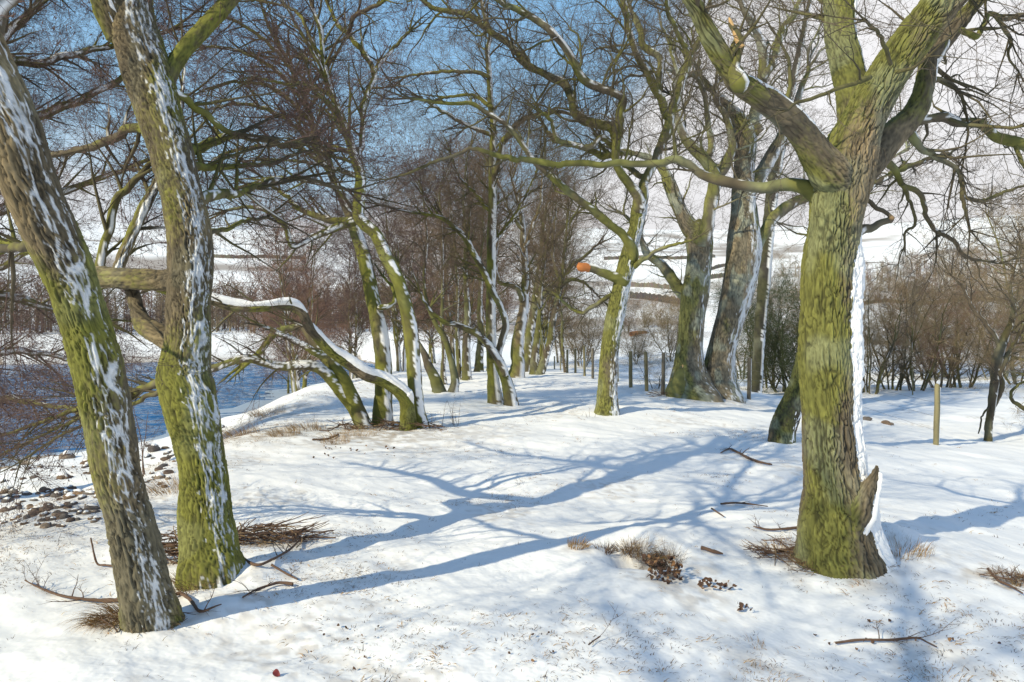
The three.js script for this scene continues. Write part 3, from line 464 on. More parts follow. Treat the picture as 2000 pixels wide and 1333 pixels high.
tree('alder_tree', 'slender alder pair crossing at knee height, a pale snow stripe up its weather side', 'tree', {
  base: [978, 790], st: st2('alder', { moss: 0.2, snow: 0.08, mat: 'brownTwig' }), seed: 31, mat: 'brownTwig', big: 1.1, deeper: 1, thick: 0.6,
  trunks: [
    { p: [[968, 793, 34], [964, 750, 25], [961, 700, 21], [959, 640, 20], [959, 560, 19], [960, 460, 18], [962, 400, 17], [962, 330, 16], [963, 250, 13], [958, 200, 12], [956, 150, 11], [952, 100, 10], [958, 66, 9], [948, 36, 8], [940, 0, 7], [930, -60, 5]], z0: 0.1, dz: 0.6, k: 3.6, L: 1.1, t0: 0.38, seg: 20 },
    { p: [[998, 790, 30], [993, 757, 24], [985, 733, 21], [975, 713, 18], [973, 692, 15], [981, 662, 14], [988, 634, 14], [978, 600, 13], [962, 570, 14], [944, 530, 14], [925, 495, 13], [908, 464, 12], [884, 442, 9], [858, 424, 8], [800, 414, 6], [740, 400, 4]], z0: -0.1, dz: -0.6, k: 3.6, L: 1.0, t0: 0.5, seg: 20 },
  ],
  limbs: [
    { p: [[984, 730, 18], [974, 708, 16], [956, 676, 15], [930, 653, 12], [888, 635, 11], [853, 619, 9], [835, 600, 7], [820, 570, 5]], z0: -0.3, dz: -0.6, k: 2.5, L: 0.8 },
    { p: [[962, 360, 14], [968, 335, 13], [977, 308, 12], [986, 275, 12], [998, 258, 11], [1020, 235, 10], [1044, 224, 9], [1100, 220, 7], [1150, 232, 5]], z0: 0.3, dz: -0.8, k: 3, L: 0.8 },
    { p: [[962, 210, 10], [940, 195, 8], [915, 185, 6], [870, 190, 5]], z0: 0.4, dz: 0.6, k: 3, L: 0.8 },
    { p: [[963, 265, 10], [930, 250, 8], [890, 232, 7], [850, 210, 6], [820, 190, 4]], z0: 0.4, dz: -0.6, k: 3.2, L: 0.9 },
    { p: [[955, 150, 9], [930, 140, 8], [890, 140, 7], [840, 142, 6], [790, 150, 4]], z0: 0.4, dz: 0.3, k: 3.2, L: 0.9 },
    { p: [[960, 480, 10], [1000, 430, 8], [1030, 380, 6], [1050, 330, 4]], z0: 0.3, dz: 0.8, k: 4, L: 0.9 },
    { p: [[962, 420, 9], [930, 380, 7], [900, 350, 5], [880, 300, 4]], z0: 0.3, dz: 1.0, k: 4.5, L: 1.0 },
  ],
});

tree('oak_tree', 'crooked young tree in mid path with an orange broken branch stub', 'tree', {
  base: [1185, 807], st: st2('oak', { moss: 0.10, snow: 0.04, lichen: 0.25 }), seed: 41, thick: 1.15, deeper: 1,
  trunks: [{ p: [[1185, 808, 48], [1186, 785, 40], [1187, 755, 37], [1190, 700, 37], [1197, 645, 36], [1207, 592, 34], [1217, 546, 32], [1228, 500, 32], [1236, 465, 29], [1243, 445, 27], [1247, 415, 29], [1251, 392, 30]], dz: 0.1, seg: 32, rough: 0.06, near: { seg: 96, step: 0.016, depth: 0.016, rime: true, flare: 0.18, snowAt: 0.76, scale: 0.8, thick: 0.012 } }],
  limbs: [
    { p: [[1248, 410, 26], [1243, 388, 22], [1228, 363, 19], [1212, 336, 16], [1204, 315, 16], [1206, 288, 18], [1212, 255, 19], [1216, 220, 18], [1217, 195, 17], [1200, 183, 17], [1160, 166, 17], [1136, 144, 16], [1118, 112, 15], [1100, 86, 15], [1070, 54, 15], [1044, 32, 14], [1000, 12, 12], [970, 0, 11], [890, -40, 8], [800, -80, 5]], dz: -1.6, k: 3.2, L: 2.0, fatBranch: 0.013 },
    { p: [[1208, 285, 17], [1196, 252, 19], [1172, 240, 19], [1148, 235, 20], [1126, 220, 19], [1117, 190, 17], [1098, 162, 16], [1064, 146, 15], [1030, 128, 15], [1010, 100, 14], [992, 80, 13], [964, 62, 13], [940, 46, 11], [900, 26, 10], [850, 18, 9], [826, 0, 8], [770, -40, 5]], z0: -0.3, dz: 0.6, k: 3.5, L: 2.0, fatBranch: 0.013 },
    { p: [[1252, 400, 24], [1262, 384, 18], [1262, 362, 18], [1273, 338, 17], [1286, 316, 18], [1288, 296, 18], [1300, 250, 19], [1308, 215, 18], [1318, 185, 18], [1327, 156, 17], [1342, 120, 16], [1360, 90, 14], [1378, 50, 11], [1390, 0, 9], [1400, -60, 6]], dz: 0.6, k: 3.5, L: 2.0, fatBranch: 0.013 },
    { p: [[1346, 108, 12], [1327, 68, 11], [1311, 38, 10], [1304, 12, 10], [1300, -40, 7], [1290, -90, 4]], z0: 0.4, dz: -0.3, k: 3.4, L: 1.5, fatBranch: 0.013 },
    { p: [[1303, 228, 16], [1290, 190, 16], [1274, 168, 15], [1258, 140, 15], [1246, 112, 14], [1234, 86, 13], [1228, 40, 13], [1218, 0, 12], [1200, -60, 9], [1190, -140, 5]], z0: 0.3, dz: -0.8, k: 3.5, L: 2.0, fatBranch: 0.013 },
    { p: [[1289, 175, 13], [1290, 140, 12], [1287, 112, 13], [1268, 95, 14], [1254, 78, 13], [1242, 45, 13], [1225, 8, 12], [1210, -40, 8]], z0: 0.5, dz: 0.6, k: 2.7, L: 1.5, fatBranch: 0.013 },
    { p: [[1236, 505, 26], [1238, 488, 20], [1216, 460, 17], [1190, 436, 16], [1160, 406, 16], [1124, 386, 15], [1090, 360, 14], [1060, 332, 14], [1040, 310, 11], [1010, 270, 11], [990, 246, 10], [970, 232, 9], [924, 204, 8], [860, 200, 7], [800, 192, 5]], z0: 0, dz: -1.2, k: 3.8, L: 1.6, fatBranch: 0.013 },
    { p: [[1216, 556, 26], [1207, 546, 22], [1193, 538, 19], [1170, 527, 16], [1150, 521, 15], [1128, 519, 14]], dz: -0.25, tip: 'cut', tipBack: 4, knobbly: 0.14 },
    { p: [[1240, 520, 12], [1258, 507, 9], [1288, 486, 7], [1320, 478, 6], [1352, 470, 4]], dz: -0.5, k: 4, L: 0.5 },
    { p: [[1215, 560, 10], [1160, 600, 8], [1130, 610, 7], [1095, 585, 5], [1080, 570, 4]], z0: 0, dz: 0.6, k: 5, L: 0.6 },
    { p: [[1207, 290, 12], [1180, 270, 12], [1150, 285, 11], [1120, 280, 10], [1086, 270, 9], [1078, 240, 8], [1060, 222, 6]], z0: -0.2, dz: -0.8, k: 3, L: 0.8 },
    { p: [[1215, 300, 9], [1180, 308, 13], [1160, 296, 12], [1130, 283, 12], [1090, 276, 10], [1072, 262, 8], [1060, 240, 5]], z0: 0.1, dz: 0.8, k: 3, L: 1.5, fatBranch: 0.013 },
    { p: [[1272, 342, 8], [1252, 343, 11], [1232, 330, 11], [1210, 318, 9], [1180, 290, 7], [1150, 240, 4]], z0: 0.2, dz: 0.7, k: 4, L: 1.5, fatBranch: 0.013 },
  ],
});

tree('sycamore_tree', 'massive grey twin-trunked tree with torn orange wood at its foot', 'tree', {
  base: [1372, 772], st: st2('grey', { snow: 0.03 }), seed: 51, big: 1.2, thick: 0.9, deeper: 1,
  trunks: [
    { p: [[1350, 774, 104], [1347, 745, 74], [1346, 715, 56], [1349, 670, 50], [1353, 620, 51], [1358, 575, 50], [1363, 540, 46], [1367, 500, 45], [1366, 470, 50], [1360, 452, 52], [1345, 440, 34], [1328, 408, 27], [1316, 380, 25], [1306, 355, 24], [1295, 330, 19], [1270, 310, 15], [1240, 300, 10]], z0: -0.25, dz: 0.3, k: 1.6, L: 1.6, t0: 0.6, near: { seg: 120, step: 0.03, depth: 0.010, scale: 0.55, flare: 0.25, rime: true, snowAt: 0.93, more: -0.2, thick: 0.006 } },
    { p: [[1402, 775, 88], [1402, 745, 68], [1406, 710, 56], [1414, 670, 54], [1428, 622, 56], [1440, 575, 57], [1449, 530, 61], [1454, 490, 63], [1453, 440, 56], [1452, 395, 46], [1453, 345, 38], [1456, 300, 43], [1456, 260, 46], [1446, 238, 32], [1430, 215, 22], [1412, 196, 18], [1395, 180, 14], [1370, 150, 9]], z0: 0.1, dz: 0.2, k: 1.6, L: 1.6, t0: 0.6, near: { seg: 120, step: 0.03, depth: 0.010, scale: 0.55, flare: 0.22, rime: true, snowAt: 0.74, more: -0.1, thick: 0.006 } },
  ],
  limbs: [
    { p: [[1366, 468, 36], [1378, 442, 28], [1386, 395, 24], [1395, 362, 25], [1398, 340, 24], [1388, 318, 22], [1368, 295, 21], [1343, 268, 18], [1330, 240, 17], [1320, 205, 13], [1325, 160, 9], [1310, 100, 6]], z0: -0.3, dz: -0.8, k: 2.7, L: 2.3, fatBranch: 0.013, knobbly: 0.14 },
    { p: [[1397, 348, 22], [1412, 330, 21], [1424, 305, 20], [1432, 280, 16], [1426, 240, 13], [1405, 210, 11], [1398, 180, 9], [1402, 120, 7], [1380, 60, 5]], z0: -0.3, dz: 0.6, k: 2.7, L: 2.3, fatBranch: 0.013 },
    { p: [[1384, 300, 14], [1388, 270, 12], [1384, 240, 11], [1378, 190, 10], [1360, 150, 8], [1340, 140, 6]], z0: -0.4, dz: 0.3, k: 2.7, L: 2.0, fatBranch: 0.013 },
    { p: [[1352, 602, 14], [1336, 580, 26], [1322, 560, 24], [1300, 530, 20], [1275, 506, 17], [1258, 480, 13], [1246, 450, 9], [1220, 420, 6]], z0: -0.2, dz: 1.2, k: 3.0, L: 1.2 },
    { p: [[1458, 375, 32], [1480, 348, 27], [1502, 315, 26], [1528, 278, 24], [1550, 240, 18], [1560, 190, 13], [1580, 130, 8]], z0: 0.2, dz: 0.8, k: 1.8, L: 2.3, fatBranch: 0.013 },
    { p: [[1468, 500, 24], [1488, 455, 22], [1500, 430, 22], [1525, 405, 22], [1560, 385, 20], [1620, 370, 14], [1690, 340, 10], [1740, 310, 6]], z0: 0.2, dz: 0.6, k: 2.7, L: 2.3, fatBranch: 0.013 },
    { p: [[1462, 260, 30], [1478, 232, 26], [1490, 190, 22], [1496, 140, 20], [1492, 100, 18], [1478, 60, 15], [1462, 30, 13], [1440, -10, 11], [1420, -80, 7]], z0: 0.2, dz: -0.8, k: 2.7, L: 2.3, fatBranch: 0.013 },
    { p: [[1492, 150, 16], [1515, 110, 15], [1530, 60, 14], [1560, 10, 12], [1590, -60, 8]], z0: -0.2, dz: 1.0, k: 2.7, L: 2.3, fatBranch: 0.013 },
    { p: [[1482, 245, 14], [1478, 255, 22], [1483, 262, 20]], z0: 0, dz: 0, blunt: true },
    { p: [[1322, 776, 40], [1322, 758, 38], [1328, 738, 30], [1338, 715, 16]], z0: -0.65, dz: 0.2, tip: 'pale', tipBack: 30, blunt: true },
  ],
});

tree('birch_tree', 'thin dark leaning tree with a snowed edge between the twin trunks and the big oak', 'tree', {
  base: [1478, 768], st: st2('brown', { snow: 0.1, bark: [0.05, 0.045, 0.04], green: [0.06, 0.06, 0.03] }), seed: 53, shift: 2, mat: 'greyTwig',
  trunks: [{ p: [[1478, 768, 22], [1484, 650, 22], [1492, 560, 24], [1502, 440, 24], [1508, 380, 24], [1516, 330, 23], [1528, 270, 20], [1545, 180, 16], [1570, 60, 10], [1590, -40, 6]], k: 1.6, L: 1.3, t0: 0.5, seg: 18 }], limbs: [],
});

tree('oak_tree', 'thick mossy oak with spreading limbs and a white ridge of snow down its trunk', 'tree', {
  base: [1637, 1092], st: st2('oak', { moss: 0.05, lichen: 0.35 }), seed: 61, big: 0.9, thick: 1.0, deeper: 1,
  trunks: [
    { p: [[1640, 1096, 162], [1638, 1065, 146], [1634, 1020, 132], [1632, 970, 120], [1627, 927, 110], [1623, 870, 104], [1620, 810, 101], [1617, 740, 100], [1616, 670, 98], [1618, 600, 97], [1621, 530, 97], [1626, 480, 97], [1631, 440, 100], [1638, 390, 110], [1644, 352, 113], [1656, 310, 102], [1672, 268, 92], [1691, 226, 83], [1722, 170, 79], [1758, 112, 77], [1800, 54, 75], [1845, 0, 72], [1900, -66, 64], [1980, -160, 52], [2080, -300, 36], [2150, -480, 20]], dz: 0.1, k: 1.4, L: 1.0, t0: 0.62,
      near: { seg: 240, step: 0.008, depth: 0.017, flare: 0.16, scale: 1.12, plate: 3.0, thick: 0.010, heap: 0.036, mossAt: (h) => -0.25 + 0.7 * ss(0.06, 0.25, h), snowMask: (w, h, s, b, t, nx, ny, nz, f) => { const q = nx * 0.93 + nz * 0.36; return (q - 0.87 + 0.04 * ss(0.06, 0, h)) * 9 * (q > 0.8 ? 1 : 0.25) - (q > 0.8 ? 0 : 0.4) + (0.35 * s + 0.3 * b + 0.3 * t) * lerp(1.3, 0.42, ss(0.82, 0.94, q)) - 1.6 * ss(0.33, 0.42, h); } } },
  ],
  limbs: [
    { p: [[1664, 290, 50], [1670, 240, 64], [1668, 190, 64], [1655, 130, 60], [1642, 60, 60], [1641, 0, 62], [1636, -90, 54], [1650, -220, 44], [1640, -400, 32], [1655, -600, 18]], z0: 0.03, dz: 0.8, k: 2.2, L: 0.9, t0: 0.25, near: { seg: 100, step: 0.011, depth: 0.012, snowMask: (w, h, s, b, t, nx, ny, nz) => (nx * 0.95 + nz * 0.3 - 0.9) * 6 + 0.5 * s + 0.4 * b - (h > 0.35 ? 1.5 : 0) } },
    { p: [[1655, 350, 60], [1685, 322, 76], [1714, 296, 62], [1745, 264, 52], [1775, 235, 45], [1795, 205, 41], [1808, 160, 38], [1815, 115, 36], [1832, 95, 34], [1852, 72, 32], [1890, 25, 28], [1915, -5, 26], [1970, -70, 22], [2040, -180, 12]], z0: 0.15, dz: 0.5, k: 2.8, L: 0.9, t0: 0.25, near: { seg: 60, step: 0.011, depth: 0.008, snowMask: (w, h, s, b, t, nx, ny, nz) => (nx * 0.8 + nz * 0.45 + 0.3 * ny - 0.86) * 6 + 0.7 * s + 0.6 * b } },
    { p: [[1645, 375, 60], [1622, 340, 80], [1600, 308, 66], [1578, 275, 55], [1560, 250, 52], [1543, 232, 52], [1515, 208, 50], [1485, 188, 48], [1458, 170, 48], [1438, 156, 46], [1418, 125, 41], [1402, 98, 39], [1380, 60, 36], [1362, 20, 33], [1342, -12, 31], [1300, -85, 26], [1240, -190, 18], [1200, -300, 10]], z0: 0, dz: -0.8, k: 2.2, L: 0.8, t0: 0.25, near: { seg: 84, step: 0.011, depth: 0.010, mossAt: (h) => 0.35, snowMask: (w, h, s, b, t, nx, ny, nz) => (0.85 * ny + 0.4 * w - 0.80) * 5 + 0.6 * s + 0.5 * b + 0.3 * t - (h > 0.42 ? 1.6 : 0) } },
    { p: [[1444, 168, 40], [1438, 148, 32], [1436, 128, 22], [1440, 108, 14], [1446, 92, 12], [1442, 78, 15], [1434, 58, 15], [1427, 40, 6]], z0: -0.5, dz: -0.05, tip: 'pale', tipBack: 5, blunt: true, knobbly: 0.2 },
    { p: [[1625, 402, 30], [1592, 380, 36], [1548, 362, 26], [1510, 366, 23], [1475, 364, 21], [1440, 358, 20], [1405, 349, 20], [1380, 342, 19], [1350, 325, 17], [1330, 315, 15], [1305, 316, 15], [1275, 319, 14], [1235, 318, 13], [1190, 319, 13], [1140, 321, 13], [1088, 322, 12], [1050, 316, 12], [1012, 312, 11], [984, 306, 10], [955, 299, 9], [918, 290, 8], [886, 305, 7], [840, 320, 6], [800, 338, 5], [760, 350, 3]], z0: 0, dz: 1.1, k: 2.4, L: 0.5, knobbly: 0.12 },
    { p: [[1326, 317, 8], [1318, 296, 9], [1316, 270, 7], [1322, 245, 5], [1335, 215, 4]], z0: 0.48, dz: 0.2, k: 3, L: 0.4 },
    { p: [[1790, 232, 26], [1820, 230, 17], [1860, 232, 18], [1900, 241, 19], [1950, 264, 20], [2000, 288, 21], [2080, 325, 18], [2180, 380, 10]], z0: 0.4, dz: 0.6, k: 4.5, L: 0.8, bias: V(0, -0.35, 0) },
    { p: [[1712, 302, 14], [1736, 320, 15], [1748, 332, 13], [1766, 362, 10], [1796, 378, 10], [1806, 410, 9], [1820, 442, 8], [1840, 458, 8], [1862, 468, 8], [1888, 502, 7], [1920, 510, 5], [1950, 515, 3]], z0: 0.3, dz: 0.7, k: 5, L: 0.55, bias: V(0, -0.3, 0) },
    { p: [[1766, 362, 9], [1776, 390, 7], [1784, 410, 6], [1786, 440, 6], [1770, 452, 5], [1768, 480, 4]], z0: 0.4, dz: 0.3, k: 4, L: 0.35, bias: V(0, -0.4, 0) },
    { p: [[1780, 262, 22], [1792, 282, 14], [1820, 302, 12], [1840, 314, 11], [1866, 326, 10], [1880, 348, 9], [1882, 390, 8], [1888, 418, 6], [1895, 450, 4]], z0: 0.3, dz: 0.3, k: 6, L: 0.6, bias: V(0, -0.35, 0) },
    { p: [[1883, 385, 8], [1920, 391, 9], [1952, 380, 7], [1990, 366, 5], [2040, 350, 4]], z0: 0.6, dz: 0.2, k: 5, L: 0.45 },
    { p: [[1822, 120, 20], [1870, 60, 13], [1910, 70, 11], [1935, 28, 10], [1965, 36, 9], [2010, 24, 9], [2060, 10, 6]], z0: 0.4, dz: 0.4, k: 6, L: 0.7, bias: V(0, -0.35, 0) },
    { p: [[1940, 26, 8], [1966, 60, 8], [1976, 80, 7], [1968, 105, 5], [1990, 140, 4]], z0: 0.6, dz: 0.3, k: 7, L: 0.6, bias: V(0, -0.35, 0) },
    { p: [[1808, 160, 16], [1848, 160, 9], [1880, 190, 7], [1890, 250, 5], [1886, 300, 4]], z0: 0.4, dz: 0.3, k: 8, L: 0.65, bias: V(0.2, -0.35, 0) },
    { p: [[1668, 378, 16], [1692, 388, 10], [1716, 407, 9], [1745, 428, 7]], z0: 0.15, dz: -0.05, blunt: true, tip: 'stickPale', tipBack: 1 },
    { p: [[1652, 470, 34], [1682, 452, 20], [1710, 441, 15], [1742, 431, 11]], z0: 0.15, dz: 0.1, tip: 'stickPale', tipBack: 1, blunt: true },
    { p: [[1600, 196, 9], [1680, 160, 10], [1700, 150, 9], [1620, 180, 8], [1560, 200, 7], [1540, 215, 5]].slice(1), z0: -0.6, dz: -0.1, k: 3, L: 0.35 },
    { p: [[1740, 125, 9], [1725, 80, 8], [1712, 60, 7], [1690, 40, 5]], z0: -0.35, dz: -0.3, k: 3, L: 0.4 },
    { p: [[1752, 140, 10], [1790, 130, 6], [1835, 90, 4], [1860, 70, 3]], z0: -0.4, dz: -0.4, k: 3, L: 0.4 },
    { p: [[1652, 1040, 60], [1676, 995, 62], [1694, 960, 38], [1707, 935, 20], [1714, 910, 6]], z0: -0.12, dz: -0.03, near: { seg: 60, step: 0.010, depth: 0.012, thick: 0.02, snowMask: (w, h, s, b, t, nx, ny) => h > 0.9 ? -1 : (nx * 0.95 + 0.25 * ny - 0.45) * 5 + 0.5 * s } },
    { p: [[1650, 965, 40], [1676, 945, 40], [1688, 935, 28], [1698, 948, 14]], z0: -0.02, dz: 0, near: { seg: 40, step: 0.010, snowMask: (w, h, s, b, t, nx, ny) => (ny * 0.9 + 0.6 * nx - 0.4) * 4 + 0.4 * s } },
  ],
});

tree('leaning_oak', 'dark mossy leaning trunk half hidden behind the thick oak', 'tree', {
  base: [1528, 864], st: st2('oak', { green: [0.12, 0.125, 0.03], bark: [0.09, 0.075, 0.05], snow: 0.0 }), seed: 63, mat: 'brownTwig',
  trunks: [{ p: [[1526, 866, 52], [1530, 836, 48], [1542, 805, 47], [1560, 760, 42], [1577, 700, 40], [1592, 640, 36], [1608, 560, 33], [1622, 480, 29], [1640, 410, 24], [1662, 330, 18], [1700, 240, 12]], dz: 0.6, seg: 34, rough: 0.08, k: 1.6, L: 1.2, t0: 0.6, near: { seg: 70, step: 0.016, depth: 0.012, snowAt: 0.98 } }],
  limbs: [{ p: [[1625, 470, 18], [1690, 380, 14], [1760, 330, 11], [1850, 300, 7]], z0: 0.4, dz: 0.8, k: 2.4, L: 1.0 }],
});
// ---------------------------------------------------------------- the avenue beyond: smaller trees along the path
const back = st2('brown', { snow: 0.0, moss: 0.0, kink: 0.1, bark: [0.10, 0.08, 0.055], green: [0.12, 0.122, 0.035] });
const row = (label, seed, base, p, limbs = [], o = {}) => tree(o.name ?? 'alder_tree', label, 'tree', { base, st: o.st ?? back, seed, big: o.big ?? 1.3, thick: (o.thick ?? 1) * 0.42, deeper: 1, fat: o.fat ?? 1.05, mat: o.mat ?? 'brownTwig', trunks: [{ p: p.map(([x, y, w], i) => [x + (i && i < p.length - 1 ? ((i * 7 + seed) % 5 - 2) * 0.9 : 0), y, w * 1.22]), k: (o.k ?? 3) * 0.85, L: o.L ?? 1.9, t0: o.t0 ?? 0.4, dz: o.dz ?? 0.4, seg: 16 }], limbs });
row('bent alder with snow along its curved trunk, just behind the coppiced stems', 71, [884, 766], [[884, 768, 18], [888, 748, 14], [887, 722, 12], [878, 692, 11], [866, 660, 10], [856, 640, 8], [846, 625, 7], [835, 590, 6], [828, 540, 5], [832, 470, 4], [826, 380, 3]], [], { L: 1.5 });
row('short snow-capped leaning trunk between the coppice and the bent alder', 72, [856, 765], [[858, 768, 24], [848, 740, 18], [838, 715, 15], [828, 692, 11], [818, 670, 8], [800, 640, 6], [790, 590, 5], [770, 520, 4]], [], { L: 1.3, t0: 0.6 });
row('straight slim alder with a broken white line of snow, left of the crossing pair', 73, [912, 742], [[912, 744, 18], [912, 700, 14], [912, 650, 13], [911, 600, 10], [910, 530, 8], [909, 460, 7], [908, 380, 5], [914, 300, 4]], [], { L: 1.8 });
row('slender dark alder pole behind the bent alder', 74, [866, 752], [[867, 753, 12], [866, 720, 8], [866, 690, 7], [865, 640, 6], [864, 560, 5], [862, 470, 4], [858, 380, 3]], [], { L: 1.8 });
row('distant alder standing in line behind the straight slim one', 75, [935, 727], [[935, 728, 18], [936, 700, 13], [937, 660, 11], [938, 600, 9], [940, 520, 7], [946, 430, 5], [950, 330, 4]], [[0, 0]].slice(1), { L: 2.2 });
row('tawny-barked tree with a forked pale trunk behind the crossing pair', 76, [1008, 738], [[1008, 739, 30], [1011, 712, 23], [1012, 690, 21], [1014, 650, 19], [1021, 605, 16], [1026, 560, 13], [1026, 530, 12], [1024, 480, 11], [1021, 440, 9], [1012, 400, 7], [1000, 350, 5]], [
  { p: [[1018, 585, 12], [1010, 566, 10], [996, 558, 10], [980, 553, 9], [973, 542, 7], [968, 510, 5], [975, 460, 4]], dz: 0.4, k: 2.6, L: 1.2 },
  { p: [[1024, 480, 9], [1040, 440, 7], [1055, 400, 6], [1060, 340, 4]], dz: -0.4, k: 2.6, L: 1.3 }, { p: [[1023, 450, 8], [1000, 420, 7], [985, 380, 5], [960, 330, 4]], dz: 0.6, k: 2.6, L: 1.3 }], { name: 'sycamore_tree', st: st2('brown', { bark: [0.19, 0.145, 0.085], tan: [0.28, 0.21, 0.13], moss: -0.3, snow: 0.12 }), L: 1.9 });
row('mossy tree whose long low limb reaches toward the orange stub', 77, [1030, 726], [[1024, 736, 22], [1030, 700, 16], [1034, 660, 15], [1038, 630, 14], [1046, 592, 12], [1050, 550, 10], [1056, 500, 8], [1062, 440, 6], [1080, 360, 4]], [
  { p: [[1044, 600, 12], [1060, 578, 10], [1085, 555, 9], [1110, 528, 8], [1140, 502, 6], [1165, 480, 5]], dz: -0.4, k: 2.6, L: 1.2 }, { p: [[1054, 510, 8], [1090, 460, 7], [1120, 425, 6], [1150, 400, 4]], dz: 0.6, k: 2.6, L: 1.3 }], { L: 2.0 });
row('dark trunk with a snowed kink, last on the crest of the path', 78, [1044, 731], [[1044, 732, 18], [1046, 700, 13], [1049, 665, 12], [1052, 620, 9], [1056, 580, 7], [1062, 520, 5], [1075, 440, 4]], [{ p: [[1052, 730, 10], [1064, 702, 8], [1060, 672, 6], [1057, 640, 5], [1056, 612, 4], [1066, 590, 3]], dz: -0.2, k: 2, L: 0.8 }], { L: 1.8 });
row('tree leaning over the path with a white weather edge, beside the first distant posts', 79, [1056, 731], [[1054, 732, 16], [1066, 700, 13], [1074, 665, 12], [1082, 625, 11], [1090, 580, 10], [1096, 545, 8], [1104, 490, 6], [1110, 420, 4]], [{ p: [[1094, 560, 8], [1120, 545, 7], [1150, 560, 5], [1180, 590, 3]], dz: 0.4, k: 4, L: 1.2 }, { p: [[1096, 550, 8], [1080, 500, 6], [1084, 440, 5], [1090, 370, 3]], dz: 0.4, k: 2.6, L: 1.3 }], { L: 1.9 });
row('pole-thin alder with snow flecks between the coppice and the slim alder', 82, [895, 742], [[895, 743, 10], [894, 700, 7], [893, 640, 6], [893, 560, 5], [890, 480, 4], [880, 400, 3]], [], { L: 1.7 });
row('thin crooked sapling by the path with fine twigs against the snowy slope', 83, [1105, 728], [[1105, 729, 7], [1103, 700, 5], [1098, 660, 5], [1096, 620, 4], [1090, 580, 3]], [], { L: 1.2, k: 2, thick: 0.7 });
// thick brown growth along the bank
{
  const st = st2('brown', { dens: [3.8, 4.0], spr: [3, 4], snow: 0.05, mat: 'alderTwig' });
  const bank = (label, seed, x, d, hgt, px, o = {}) => {                // a bank tree of given height, laid out in metres
    rnd = mulberry(seed); const b = V(x, ground(x, d), -d), root = thing('alder_tree', label, 'tree', b, 'brown alders crowding the river bank');
    const T = { branches: [], sprays: [], big: o.big ?? 1.5, fat: 1.0, thick: o.thick ?? 0.42 };
    for (let s = 0; s < (o.stems ?? 2); s++) {
      const pts = [], lx = rr(-0.16, 0.16) + (o.lean ?? 0), lz = rr(-0.12, 0.12), r0 = hgt * rr(0.010, 0.014); let cx = x + rr(-0.4, 0.4) * s, cz = -d + rr(-0.3, 0.3) * s;
      for (let i = 0; i <= 8; i++) { const t = i / 8; pts.push([cx, b.y - 0.15 + hgt * 0.95 * t, cz, r0 * (1 - 0.85 * t)]); cx += (lx + rr(-0.07, 0.07)) * hgt / 8; cz += (lz + rr(-0.06, 0.06)) * hgt / 8; }
      const mb = new MB(b); addTube(mb, resample(pts, 0.12), 10, st, { disp: (a, q, c, r) => r * 0.12 * n3(a * 12, q * 4 + seed, c * 12) }); mesh('trunk', mb.geo(true), M.bark, root);
      sprout(T, pts, st, o.k ?? 3.2, hgt * (o.L ?? 0.25), o.t0 ?? 0.16, { up: -0.1 });
    }
    const mb = new MB(b); for (const [p, l] of T.branches) addTube(mb, p, l ? 3 : 5, st); mesh('crown', mb.geo(), M.bark, root, 'stuff');
    sprayMeshes(T, st, root, b, o.mat ?? (seed % 2 ? 'alderTwig' : 'redTwig')); stats.push([root.name, T.branches.length, T.sprays.length, d]); return root;
  };
  bank('purple-brown alder at the water edge behind the snow-topped arching stem', 91, -8.6, 30, 6.5, 0, { stems: 3 });
  bank('purple-brown alder leaning out over the river beyond the coppice', 92, -7.4, 25, 6.0, 0, { stems: 2, lean: -0.1 });
  bank('bushy brown alder filling the gap between the coppice and the slim alder poles', 93, -5.2, 34, 8.2, 0, { stems: 3 });
  bank('tall brown alder rising behind the slim alder poles', 94, -3.2, 40, 10.5, 0, { stems: 3, thick: 0.32 });
  bank('brown alder thicket where the bank bends toward the far trees', 95, -9.5, 44, 8.5, 0, { stems: 3 });
  bank('tall bushy alder with its crown against the white cloud, behind the crossing pair', 96, -1.2, 48, 12.5, 0, { stems: 3, thick: 0.26, k: 2.6 });
  bank('rounded brown tree closing the view at the head of the path', 97, 2.2, 56, 12, 0, { stems: 3, thick: 0.26, k: 2.4, mat: 'brownTwig' });
  bank('brown alder further along the bank, its crown lower than its neighbours', 98, -6.2, 55, 9, 0, { stems: 3 });
  bank('feathery alder of the avenue, standing clear behind the leaning path tree', 99, 4.5, 66, 10, 0, { stems: 2, thick: 0.26, k: 2.4, mat: 'brownTwig' });
  bank('dense reddish alder low behind the arching stem', 100, -10.6, 36, 5.0, 0, { stems: 4, L: 0.32 });
}

